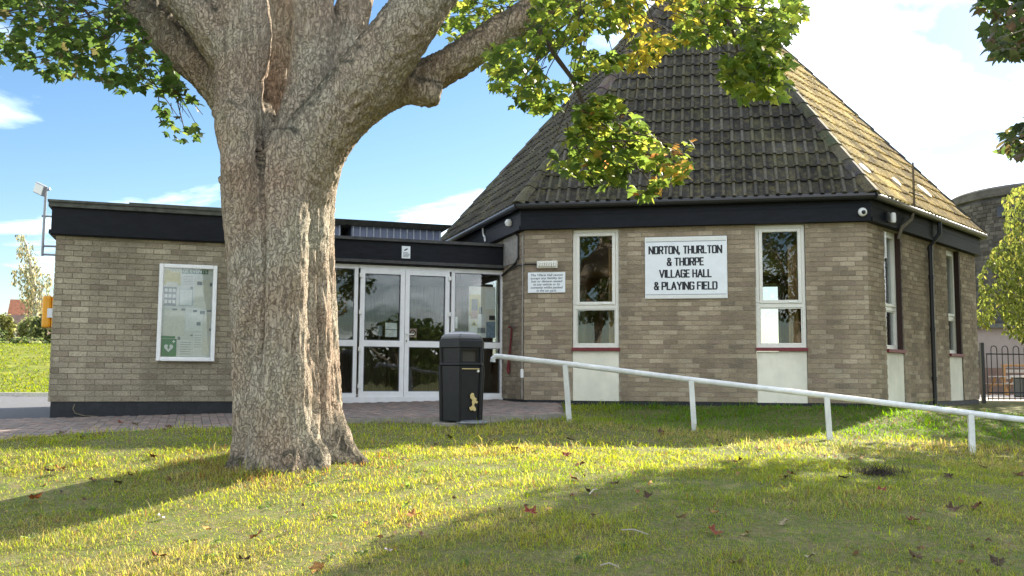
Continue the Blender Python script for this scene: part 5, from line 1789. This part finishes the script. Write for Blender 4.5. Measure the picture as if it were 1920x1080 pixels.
# long seams where the fused stems meet
su, sv, _ = px_np(co.astype(float))
fc = (no @ np.array(_F)) < .1
for sx, sy, wd, dp_ in (((487, 488, 489, 491, 489, 482), (235, 300, 400, 500, 600, 690), 5.0, .085), ((598, 600, 603, 606, 612), (470, 550, 640, 740, 830), 4.5, .05), ((556, 552, 548, 546), (560, 650, 740, 840), 4.0, .03)):
    xs_ = np.interp(sv, sy, sx); win = sstep(sy[0] - 30, sy[0] + 30, sv) * (1 - sstep(sy[-1] - 50, sy[-1] + 20, sv))
    dsp -= fc * dp_ * win * np.exp(-((su - xs_) / wd) ** 2)
co = co + no * dsp[:, None]
me.vertices.foreach_set('co', co.astype(np.float32).ravel()); me.update()
me.polygons.foreach_set('use_smooth', [True] * len(me.polygons))
me.materials.clear(); me.name = 'trunk'
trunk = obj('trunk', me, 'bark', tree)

# twigs carrying the visible sprays
def twig(lst, d0, r0=.02, r1=.006, m='twig', name='twig'):
    pts_ = [at(x, y, TD + d0 + (0 if len(q) == 0 else q[0])) for (x, y, *q) in lst]
    n = len(pts_)
    return nbuild(MB().tube(pts_, [r0 + (r1 - r0) * i / (n - 1) for i in range(n)], 6), name, m, trunk)


twig([(1010, 55), (1045, 110), (1075, 150), (1092, 190), (1098, 215)], -.9, .022, .014)
twig([(1098, 215), (1140, 240), (1195, 285), (1250, 300), (1285, 290)], -.9, .012, .004)
twig([(1098, 215), (1080, 260), (1060, 300)], -.9, .010, .004)
twig([(1140, 240), (1160, 300), (1200, 350)], -.9, .008, .004)
twig([(1250, -60), (1330, -10), (1372, 50), (1385, 105)], -.9, .02, .01)
twig([(1385, 105), (1410, 140), (1455, 150)], -.9, .009, .004)
twig([(1385, 105), (1375, 140), (1390, 170)], -.9, .009, .004)
twig([(1330, -10), (1420, 20), (1490, 30)], -.9, .012, .004)
twig([(1200, -60), (1190, 20), (1170, 90)], .4, .016, .005)
twig([(1100, -20), (1060, 60), (990, 130), (960, 180)], .5, .018, .005)
twig([(960, 50), (935, 90), (930, 150)], .5, .012, .004)
twig([(245, 30), (200, 70), (120, 100), (50, 110)], .4, .02, .006)
twig([(300, 80), (310, 130), (330, 180), (345, 240)], .3, .012, .004)
twig([(330, 180), (360, 190), (380, 215)], .3, .006, .003)
twig([(200, 70), (160, 20), (60, 10), (0, 25)], .4, .018, .01)
twig([(960, 10), (950, 50)], -.2, .006, .004); twig([(905, 40), (903, 75)], .0, .005, .003)
twig([(1195, 150), (1192, 180), (1186, 192)], .2, .006, .004)

polys = {
    'left': ([(-40, -60), (255, -60), (235, 10), (300, 95), (330, 128), (342, 160), (285, 162), (228, 172), (180, 138), (100, 150), (62, 128), (20, 118), (-40, 112)], 27, 7.8, 9.8, -.55),
    'sprig': ([(300, 128), (345, 150), (385, 208), (372, 262), (338, 270), (304, 240), (290, 200)], 13, 8.7, 9.1, -.1),
    'gap': ([(690, 112), (722, 28), (765, -30), (790, -30), (742, 30), (715, 100)], 24, 9.2, 9.8, -.3),
    'mid': ([(800, 45), (860, 0), (910, -40), (1010, -40), (1040, 30), (985, 95), (905, 125), (860, 115)], 26, 9.1, 10.2, -.45),
    'right': ([(905, 95), (928, 190), (985, 203), (1032, 214), (1062, 180), (1120, 132), (1180, 120), (1205, 132), (1228, 118), (1252, 88), (1292, 82), (1332, 88), (1368, 72), (1392, 100), (1440, 86), (1482, 78), (1510, 38), (1500, -60), (1000, -60), (990, 60)], 27, 7.0, 9.0, -.55),
    'hang': ([(1350, 112), (1400, 84), (1482, 100), (1493, 150), (1470, 184), (1422, 180), (1386, 187), (1353, 150)], 30, 7.1, 8.0, -.7),
    'spray': ([(1110, 176), (1150, 178), (1200, 213), (1218, 252), (1252, 270), (1295, 262), (1303, 295), (1285, 328), (1240, 348), (1225, 368), (1195, 374), (1180, 342), (1130, 348), (1085, 333), (1036, 318), (1030, 285), (1066, 255), (1076, 215)], 30, 7.2, 8.2, -.65),
}
tg = MB()
for nm, hub in (('left', (262, 30)), ('sprig', (312, 140)), ('mid', (960, 40)), ('right', (1150, -60)), ('hang', (1385, 95)), ('spray', (1100, 215))):
    poly, dens, d0, d1, cl = polys[nm]
    Q = sample_poly(poly, 1.6 if nm != 'right' else 1.1, d0, d1)
    for q in Q:
        q = Vector(q.tolist()); u, v, dz = to_px(q)
        h_ = at(hub[0] + random.uniform(-60, 60), hub[1] + random.uniform(-40, 40), dz)
        L_ = min(.55, (h_ - q).length) * random.uniform(.5, 1)
        d = (h_ - q).normalized() * L_
        m_ = q + d * .5 + Vector((random.uniform(-.04, .04), random.uniform(-.04, .04), random.uniform(-.01, .05)))
        tg.tube([q, m_, q + d], [.0025, .004, .006], 4)
nbuild(tg, 'twiglets', 'twig', tree, kind='stuff')
near_leaves = []
lp_, lc_, ls_ = [], [], []
for nm, (poly, dens, d0, d1, cl) in polys.items():
    P = sample_poly(poly, dens, d0, d1, cl, seed=len(nm), sc=.035 if nm != 'left' else .045)
    n = len(P)
    u, v, _ = px_np(P)
    if nm in ('left', 'sprig'):
        c = palette(n, [(.026, .052, .010), (.036, .068, .013), (.065, .095, .018), (.05, .05, .018)], [4, 4, 1.2, .6])  # dark greens, dimmed further to put this side's shading into the colour
    else:
        c = palette(n, [(.055, .095, .014), (.095, .14, .018), (.15, .175, .022), (.035, .062, .012)], [3.5, 4, 2.6, 2.5])
        if nm == 'spray':
            k = rng.uniform(0, 1, n) < np.clip((u - 1190) / 130, .05, .8) * .42
            c[k] = palette(int(k.sum()), [(.24, .14, .03), (.28, .20, .035), (.18, .10, .03)], [2, 4, 1])
            k = rng.uniform(0, 1, n) < .04
            c[k] = palette(int(k.sum()), [(.24, .12, .03)], [1])
        elif nm == 'right':
            k = rng.uniform(0, 1, n) < np.exp(-((u - 1230) / 70) ** 2) * .6
            c[k] = palette(int(k.sum()), [(.26, .22, .02), (.22, .2, .02)], [1, 1])
    lp_.append(P); lc_.append(c); ls_.append(np.full(n, {'left': 0, 'sprig': 1, 'gap': 0, 'mid': 0, 'right': 2, 'hang': 2, 'spray': 3}[nm]))
lp_ = np.concatenate(lp_); lc_ = np.concatenate(lc_); ls_ = np.concatenate(ls_)
sz = rng.uniform(.068, .112, len(lp_))
dep_ = px_np(lp_)[2]
rank = np.argsort(dep_ - ls_ * .25 - sz * 4)
sel = rank[:300]; rest = rank[300:]
leaf_me = bpy.data.meshes.new('leaf'); leaf_me.from_pydata(MAPLE_V.tolist(), [], MAPLE_F.tolist()); leaf_me.update(); leaf_me.materials.append(M['leaf'])
s_, t_, n_ = leaf_basis(300)
for k, i in enumerate(sel):
    o = obj('leaf', leaf_me, None, tree, color=tuple(lc_[i]))
    Mx = Matrix((Vector(s_[k]), Vector(t_[k]), Vector(n_[k]))).transposed().to_4x4() @ Matrix.Diagonal((sz[i],) * 3 + (1,))
    Mx.translation = Vector(lp_[i]); o.matrix_basis = Mx
leaf_mass('foliage', lp_[rest], sz[rest], lc_[rest], (MAPLE_V, MAPLE_F), tree, kind='stuff')


def crown(n, c, rad, keep_polys, size, cols, w, parent, shape=(OVAL_V, OVAL_F), clump=.25, seed=3, droop=.5, flo=None, **kw):
    q = rng.normal(0, 1, (n, 3)); q /= np.linalg.norm(q, axis=1, keepdims=True); q *= rng.uniform(.25, 1, (n, 1)) ** .45
    P = np.array(c)[None] + q * np.array(rad)[None]
    k = vnoise(P * 1.3, seed) > -clump
    if flo is not None: k &= P[:, 2] > flo
    u, v, d = px_np(P)
    inf = (d > .3) & (u > -70) & (u < 1990) & (v > -70) & (v < 1150)
    al = np.zeros(n, bool)
    for pl_ in keep_polys: al |= in_poly(pl_, u, v)
    k &= ~inf | al
    P = P[k]
    return leaf_mass('foliage', P, rng.uniform(size * .75, size * 1.25, len(P)), palette(len(P), cols, w), shape, parent, droop=droop, kind='stuff', **kw)


crown(4500, TB + Vector((-1.4, .2, 8.4)), (3.8, 3.8, 3.0), [], .17, [(.05, .09, .013), (.10, .13, .018), (.04, .07, .012)], [3, 2, 2], tree, flo=5.4)
ub = MB()
for k in range(10):
    a = 2 * math.pi * k / 10 + .3
    p0 = TB + Vector((math.cos(a) * .5, .2 + math.sin(a) * .5, 5.2)); p1 = TB + Vector((math.cos(a) * 2.2, .4 + math.sin(a) * 2.0, 7.0 + (k % 3) * .5)); p2 = TB + Vector((math.cos(a) * 3.6, .6 + math.sin(a) * 3.3, 8.0 + (k % 4) * .6))
    if all(not (0 < to_px(p)[0] < 1920 and 0 < to_px(p)[1] < 1080) for p in (p0, p1, p2)):
        ub.tube([p0, p1, p2], [.13, .08, .03], 7)
nbuild(ub, 'limb', 'twig', tree)

# ------------------------------------------------------------------ tree standing off to the side, only its twigs in view
t2c = LD(10.6, 14.2, -.5)
t2 = thing('side_tree', 'leafy tree whose dark twig tips hang into the top corner', 'tree', t2c)
tp = [[(1815, -60), (1985, -60), (1985, 85), (1925, 95), (1885, 112), (1862, 95), (1838, 58)], [(1880, 243), (1985, 200), (1985, 300), (1925, 285), (1900, 298), (1882, 280)]]
crown(30000, t2c + Vector((0, 0, 6.4)), (3.7, 3.7, 4.9), tp, .21, [(.03, .055, .012), (.05, .08, .018), (.07, .06, .02)], [3, 2, .7], t2, clump=.9, seed=9)
for P_, in (([1],)):
    pass
sp = np.concatenate([sample_poly(tp[0][1:], 9, 10.8, 12.6), sample_poly(tp[1], 9, 10.8, 12.2)])
leaf_mass('spray', sp, rng.uniform(.12, .18, len(sp)), palette(len(sp), [(.028, .045, .012), (.05, .06, .018), (.07, .05, .025)], [3, 2, 1]), (MAPLE_V, MAPLE_F), t2, kind='stuff')
tb = MB(); tb.tube([t2c - Vector((0, 0, .4)), t2c + Vector((.05, .05, 2)), t2c + Vector((.1, 0, 4)), t2c + Vector((0, .1, 7))], [.36, .28, .22, .1], 12)
for k in range(7):
    a = 2 * math.pi * k / 7
    tb.tube([t2c + Vector((.05, 0, 3.6 + .35 * k)), t2c + Vector((math.cos(a) * 1.4, math.sin(a) * 1.4, 5 + .4 * k)), t2c + Vector((math.cos(a) * 2.8, math.sin(a) * 2.8, 5.8 + .4 * k))], [.12, .07, .02], 7)
tb.tube([at(2060, -30, 12.5), at(1960, 40, 11.6), at(1880, 70, 11.4)], [.03, .015, .005], 6)
tb.tube([at(2060, 200, 12.5), at(1960, 240, 11.6), at(1900, 262, 11.4)], [.03, .015, .005], 6)
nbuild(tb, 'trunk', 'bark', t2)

# weeping tree past the railing
t3c = LD(15.3, 23.6, -.15)
t3 = thing('weeping_tree', 'sunlit yellow-green weeping tree beyond the far hall corner', 'tree', t3c)
wpoly = [(1836, 520), (1850, 480), (1872, 458), (1885, 440), (1880, 372), (1900, 352), (1925, 342), (1990, 330), (1990, 640), (1925, 638), (1900, 630), (1870, 612), (1850, 615), (1834, 600)]
P = sample_poly(wpoly, 150, 21.0, 25.5, -.75, 4, .05)
u_, v_, _ = px_np(P)
k = rng.uniform(0, 1, len(P)) < np.where(v_ < 440, .45, 1)
P = P[k]
leaf_mass('foliage', P, rng.uniform(.09, .16, len(P)), palette(len(P), [(.085, .105, .016), (.06, .08, .014), (.13, .13, .022), (.04, .052, .012)], [4, 3, 1.6, 3]), (LONG_V * np.array([2.4, 1, 1]), LONG_F), t3, droop=1.3, kind='stuff')
crown(14000, t3c + Vector((.2, .2, 5.0)), (3.0, 3.0, 4.6), [wpoly], .20, [(.085, .105, .016), (.06, .08, .014), (.13, .13, .022)], [3, 3, 2], t3, shape=(LONG_V * np.array([2.4, 1, 1]), LONG_F), droop=1.3)
tb = MB(); tb.tube([t3c - Vector((0, 0, .3)), t3c + Vector((.1, 0, 1.8)), t3c + Vector((.5, .1, 3.6)), t3c + Vector((.6, .2, 8))], [.24, .2, .15, .04], 8)
for k in range(6):
    a = 2 * math.pi * k / 6
    tb.tube([t3c + Vector((.3, .1, 2.6 + .3 * k)), t3c + Vector((.5 + math.cos(a), .1 + math.sin(a), 4 + .2 * k)), t3c + Vector((.5 + math.cos(a) * 1.9, .1 + math.sin(a) * 1.9, 3.4 + .2 * k))], [.06, .04, .015], 6)
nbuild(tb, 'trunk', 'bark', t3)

# trees behind the viewer, seen only as reflections in the panes
for i, (wx, wy, r_, h_, vz) in enumerate(((-3.6, -41, 5.0, 8.6, 4.0), (7.8, -42, 4.4, 9.0, 4.2), (18.5, -23, 3.4, 3.1, 1.7), (32, -20, 5.5, 6.6, 4.4))):
    la_, de_ = to_ld(wx, wy)
    c = LD(la_, de_, float(ground_ld(np.array([la_]), np.array([de_]))[0]))
    t = thing('lawn_tree', ('tall tree mirrored in the window beside the car park notice', 'tall tree mirrored in the window past the big sign', 'low broad tree mirrored in the glazed doors', 'wide tree mirrored faintly at the edge of the doors')[i], 'tree', c)
    crown(9000, c + Vector((0, 0, h_)), (r_, r_, vz), [], .32, [(.04, .07, .014), (.06, .09, .02)], [1, 1], t, seed=20 + i, clump=.15)
    tb = MB(); tb.tube([c - Vector((0, 0, .5)), c + Vector((0, 0, h_ * .5)), c + Vector((.2, 0, h_ * 1.2))], [.32, .25, .08], 8)
    for k in range(5):
        a = 2 * math.pi * k / 5
        tb.tube([c + Vector((0, 0, h_ * .6)), c + Vector((math.cos(a) * r_ * .4, math.sin(a) * r_ * .4, h_ * 1.0)), c + Vector((math.cos(a) * r_ * .7, math.sin(a) * r_ * .7, h_ * 1.3))], [.12, .07, .02], 6)
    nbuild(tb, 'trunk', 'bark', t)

# ------------------------------------------------------------------ grass
def grass(n, la0, la1, d0, d1, hmin, hmax, wid):
    lat = rng.uniform(la0, la1, n); dep = rng.uniform(d0, d1, n)
    ok = np.abs(lat) < dep * .6 + 1.5
    lat, dep = lat[ok], dep[ok]
    x = CAM.x + _R0.x * lat + F0.x * dep; y = CAM.y + _R0.y * lat + F0.y * dep
    ok = ~in_poly(poly_pave, x, y)
    hx = [(p[0], p[1]) for p in hexp(1.0, 0)]
    ok &= ~in_poly(hx, x, y)
    db = np.stack([x - BLOCK.P.x, y - BLOCK.P.y], 1)
    ba = db @ np.array([BLOCK.d.x, BLOCK.d.y]); bb = db @ np.array([BLOCK.n.x, BLOCK.n.y])
    ok &= ~((ba < 3.3) & (bb < 0.05))
    ok &= ~((np.abs(lat + .65) < .31) & (np.abs(dep - 12.1) < .23))
    lat, dep, x, y = lat[ok], dep[ok], x[ok], y[ok]
    xy = np.stack([x, y], 1)
    pn = vnoise(xy * 2.2, 5) + .6 * vnoise(xy * 6.5, 6)
    pg = vnoise(xy * 1.1, 8)
    # thin, worn turf here and there
    thin = rng.uniform(0, 1, len(x)) < np.clip(.88 + .25 * pn + .2 * vnoise(xy * 4.1, 17), .5, 1)
    rt = np.hypot(lat + 1.92, (dep - TD))
    lat, dep, x, y, pn, pg, rt = (a[thin] for a in (lat, dep, x, y, pn, pg, rt))
    n = len(x)
    xy2 = np.stack([x, y], 1)
    z = ground_ld(lat, dep) + np.where((dep > 3) & (dep < 14), .012 * np.sin(x * 5.1 + np.sin(y * 3.3) * 1.7) * np.sin(y * 4.3 + np.sin(x * 2.9)), 0)
    h = rng.gamma(5, (hmin + hmax) / 10, n).clip(.008, hmax * 2.2) * (1 + .28 * np.clip(pn, -1, 1)) * (1 + .3 * np.clip(vnoise(xy2 * 9.0, 31), -1, 1))
    tall = rng.uniform(0, 1, n) < .03
    h = np.where(tall, h * 1.7, h)
    h *= 1 + .9 * np.exp(-((rt - .62) / .22) ** 2)
    for (pl_a, pl_d) in ((.76, 12.3), (2.3, 12.0), (3.85, 11.6), (5.36, 11.2)): h *= 1 + 1.0 * np.exp(-((lat - pl_a) ** 2 + (dep - pl_d) ** 2) / .02)
    th = rng.uniform(0, 2 * np.pi, n)
    ld = np.stack([np.cos(th), np.sin(th)], 1)
    lean = rng.uniform(.3, 1.7, n) * h
    flat = rng.uniform(0, 1, n) < .5
    lean = np.where(flat, lean * 1.1 + .02, lean); h = np.where(flat, h * .35, h)
    sd = np.stack([-ld[:, 1], ld[:, 0]], 1) * (wid * rng.uniform(.7, 1.4, n) * np.clip(dep / 6, .8, 3))[:, None]
    b = np.stack([x, y, z - .006], 1)
    m = b + np.concatenate([ld * (lean * .35)[:, None], (h * .62)[:, None]], 1)
    t = b + np.concatenate([ld * lean[:, None], (h * rng.uniform(.7, 1.0, n))[:, None]], 1)
    s3 = np.concatenate([sd, np.zeros((n, 1))], 1)
    V = np.stack([b - s3, b + s3, m + s3 * .75, m - s3 * .75, t], 1)
    base = np.arange(n) * 5
    me = bpy.data.meshes.new('grass')
    me.vertices.add(n * 5); me.vertices.foreach_set('co', V.astype(np.float32).ravel())
    tri = np.stack([np.stack([base, base + 1, base + 2], 1), np.stack([base, base + 2, base + 3], 1), np.stack([base + 3, base + 2, base + 4], 1)], 1).reshape(-1, 3)
    me.loops.add(len(tri) * 3); me.loops.foreach_set('vertex_index', tri.ravel().astype(np.int32))
    me.polygons.add(len(tri)); me.polygons.foreach_set('loop_start', (np.arange(len(tri)) * 3).astype(np.int32))
    me.update(calc_edges=True)
    green = np.array((.125, .180, .055)); lime = np.array((.205, .25, .050)); straw = np.array((.37, .31, .17)); rich = np.array((.075, .165, .028)); brown = np.array((.17, .11, .065))
    f1 = np.clip(.5 + .5 * pg + rng.normal(0, .3, n), 0, 1)[:, None]
    c = green * (1 - f1) + lime * f1
    fs = np.clip(.05 + .30 * pn * .6 + .22 * vnoise(np.stack([x, y], 1) * .9, 11) + rng.normal(0, .33, n) + .5 * np.exp(-(rt / 1.3) ** 2), 0, 1)
    fs = np.where(flat, np.clip(fs + .35, 0, 1), fs)
    fs *= np.where(dep > 12.4, .25, 1)
    c = c * (1 - fs[:, None]) + straw * fs[:, None]
    fr2 = (np.clip((dep - 12.0) / .8, 0, 1) * np.clip(lat - 1.0, 0, 1))[:, None] * .8
    c = c * (1 - fr2) + rich * fr2
    k = rng.uniform(0, 1, n) < np.where(rt < 1.1, .22, .05)
    c[k] = brown
    c *= rng.uniform(.75, 1.25, (n, 1))
    a = me.color_attributes.new('col', 'FLOAT_COLOR', 'POINT')
    a.data.foreach_set('color', np.concatenate([np.repeat(c, 5, 0), np.ones((n * 5, 1))], 1).astype(np.float32).ravel())
    return me


for args, lab in (((380000, -5.6, 5.6, 3.2, 6.8, .014, .034, .0019), 'short worn grass blades across the foreground lawn'), ((320000, -7.2, 7.2, 6.8, 9.8, .015, .036, .0020), 'short grass blades around the maple trunk'), ((190000, -9.5, 10.5, 9.8, 16, .03, .058, .0021), 'grass blades between the handrail and the hall')):
    obj('grass', grass(*args), 'blade', label=lab, cat='grass', kind='stuff')

# ------------------------------------------------------------------ fallen leaves and small litter
def ground_hit(px, py):
    lo, hi = 3.0, 40.0
    dv = np.linspace(3, 40, 1200)
    P = at_np(np.full(1200, float(px)), np.full(1200, float(py)), dv)
    dl = P - np.array(CAM)
    la_ = dl @ np.array(_R0); de_ = dl @ np.array(F0)
    g = ground_ld(la_, de_)
    i = int(np.argmax(P[:, 2] < g))
    return Vector(P[i].tolist()), de_[i]


fallen = [(55, 944, 'o'), (101, 892, 'b'), (115, 888, 'o'), (168, 908, 'b'), (222, 912, 'b'), (242, 898, 'r'), (290, 862, 'r'), (298, 977, 'w'), (390, 1002, 'y'), (475, 1020, 'o'), (302, 1055, 'o'), (460, 1062, 'b'), (600, 1070, 'o'),
          (838, 823, 'b'), (925, 833, 'b'), (1062, 828, 'b'), (968, 847, 'o'), (1065, 862, 'r'), (1095, 876, 'r'), (1067, 858, 'o'), (990, 973, 'r'), (1075, 905, 'o'), (1100, 927, 'b'), (1150, 915, 'b'), (1218, 942, 'b'), (1240, 817, 'b'), (1345, 842, 'b'), (1420, 847, 'r'), (1390, 870, 'r'),
          (1340, 971, 'o'), (1330, 1005, 'r'), (1478, 902, 'b'), (1492, 899, 'r'), (1573, 902, 'b'), (1650, 928, 'r'), (1715, 987, 'r'), (1775, 897, 'b'), (1838, 955, 'r'), (1778, 965, 'b'), (1835, 880, 't'), (1520, 1056, 't'), (1385, 1066, 't'), (1476, 985, 't'), (1270, 983, 't'), (1410, 1008, 't'), (1880, 1072, 'b'), (1728, 1060, 'b'), (1905, 900, 't'), (725, 1042, 'w'), (765, 975, 'o'), (227, 797, 'r'), (250, 797, 'b'), (320, 803, 'b'), (118, 818, 'b'), (160, 822, 'b')]
fallen.sort()
ccol = {'o': ((.30, .13, .04), 'orange'), 'b': ((.075, .045, .028), 'dark brown'), 'r': ((.14, .045, .026), 'rust red'), 'y': ((.33, .20, .06), 'tan yellow'), 't': ((.30, .21, .13), 'pale tan'), 'w': ((.62, .62, .60), 'whitish')}
ordn = 'first second third fourth fifth sixth seventh eighth ninth tenth eleventh twelfth thirteenth fourteenth fifteenth sixteenth seventeenth eighteenth nineteenth twentieth twenty-first twenty-second twenty-third twenty-fourth twenty-fifth'.split()
cnt = {}
fl_me = bpy.data.meshes.new('fallen_leaf')
fv = MAPLE_V.copy(); fv[:, 2] += 1.3 * (fv[:, 0] ** 2) + .9 * (fv[:, 1] - .4) ** 2 + .08 * np.sin(fv[:, 0] * 9); fl_me.from_pydata(fv.tolist(), [], MAPLE_F.tolist()); fl_me.update(); fl_me.materials.append(mat('dry_leaf', rough=.8, src='object', spec=.2, var=.35, vscale=60))
for (px, py, c) in fallen:
    P, de_ = ground_hit(px, py)
    if py < 823 and px < 330: P = _edge_pt(px, py) + Vector((0, 0, -.015))
    cnt[c] = cnt.get(c, 0) + 1
    k = cnt[c]
    col, cn_ = ccol[c]
    lab = f'{cn_} fallen leaf lying flat, {ordn[min(k, 25) - 1]} of its colour counted from the left edge'
    o = obj('fallen_leaf', fl_me, None, color=tuple(v * random.uniform(.8, 1.2) for v in col), label=lab, cat='leaf', group='fallen leaves on the lawn')
    s = random.uniform(.07, .105) * (1.0 if c != 'w' else .7)
    o.location = P + Vector((0, 0, .03)); o.rotation_euler = (random.uniform(-.5, .5), random.uniform(-.5, .5), random.uniform(0, 6.28)); o.scale = (s, s, s)

def scatter(n, la0, la1, d0, d1, clump_seed):
    lat = rng.uniform(la0, la1, n); dep = rng.uniform(d0, d1, n)
    x = CAM.x + _R0.x * lat + F0.x * dep; y = CAM.y + _R0.y * lat + F0.y * dep
    k = ~in_poly(poly_pave, x, y) & (np.abs(lat) < dep * .56 + .4) & (vnoise(np.stack([x, y], 1) * 1.7, clump_seed) > -.1)
    k &= ~in_poly([(p[0], p[1]) for p in hexp(1.02, 0)], x, y) & (np.hypot(lat + 1.92, dep - TD) > .55)
    lat, dep, x, y = lat[k], dep[k], x[k], y[k]
    return np.stack([x, y, ground_ld(lat, dep) + .022], 1)


P = scatter(520, -6, 6, 4, 12, 41)
leaf_mass('leaf_litter', P, rng.uniform(.022, .05, len(P)), palette(len(P), [(.10, .055, .03), (.16, .085, .04), (.24, .16, .08), (.06, .04, .028)], [3, 2, 2, 2]), (MAPLE_V * np.array([1, 1, 2.2]), MAPLE_F), None, droop=0, label='small dry leaf scraps caught between the grass blades', cat='leaf litter', kind='stuff')
P = scatter(330, -6, 6, 4, 11, 43)
P = np.repeat(P, 7, 0); P[:, :2] += rng.normal(0, .02, (len(P), 2)); P[:, 2] -= .004
leaf_mass('lawn_weeds', P, rng.uniform(.018, .04, len(P)), palette(len(P), [(.07, .125, .03), (.10, .16, .035)], [1, 1]), (OVAL_V * np.array([1.5, 1, 1]), OVAL_F), None, droop=.05, label='low broad-leaved weeds scattered through the lawn', cat='weeds', kind='stuff')

# dark uprooted tuft and a pale stick
P, _ = ground_hit(1648, 890)
mt = thing('uprooted_tuft', 'dark clump of dug-up dead turf on the shaded lawn', 'turf clump', P)
mb = MB().lathe([(.14, -.02), (.12, .012), (.07, .03), (.001, .04)], 18, tuple(P), 1.1, .7); nbuild(mb, 'soil', 'molehill', mt)
tb = MB()
for i in range(420):
    a = random.uniform(0, 6.28); r = random.uniform(0, .24); q = P + Vector((math.cos(a) * r * 1.1, math.sin(a) * r * .7, .02)); d = Vector((random.uniform(-1, 1), random.uniform(-1, 1), random.uniform(.05, .6))).normalized() * random.uniform(.05, .15)
    s = Vector((-d.y, d.x, 0)).normalized() * .003
    tb.quad(q - s, q + s, q + d + s * .3, q + d - s * .3)
tb.build('dead_blades', 'molehill', mt, kind='stuff')
for (a_, b_, lab) in (((1165, 1003), (1215, 1012), 'pale dry stick lying on the shaded foreground grass'), ((1105, 935), (1120, 925), 'short pale twig at the edge of the sunlit grass'), ((1125, 1071), (1160, 1074), 'pale dry twig at the bottom edge of the lawn')):
    p0, _ = ground_hit(*a_); p1, _ = ground_hit(*b_)
    mid_ = (p0 + p1) / 2 + Vector((0, 0, .012)) + F0 * .02
    nbuild(MB().tube([p0 + Vector((0, 0, .03)), mid_ + Vector((0, 0, .03)), p1 + Vector((0, 0, .03))], [.004, .005, .003], 6), 'dry_stick', 'timber_grey', None, label=lab, cat='stick', group='dry sticks on the lawn')
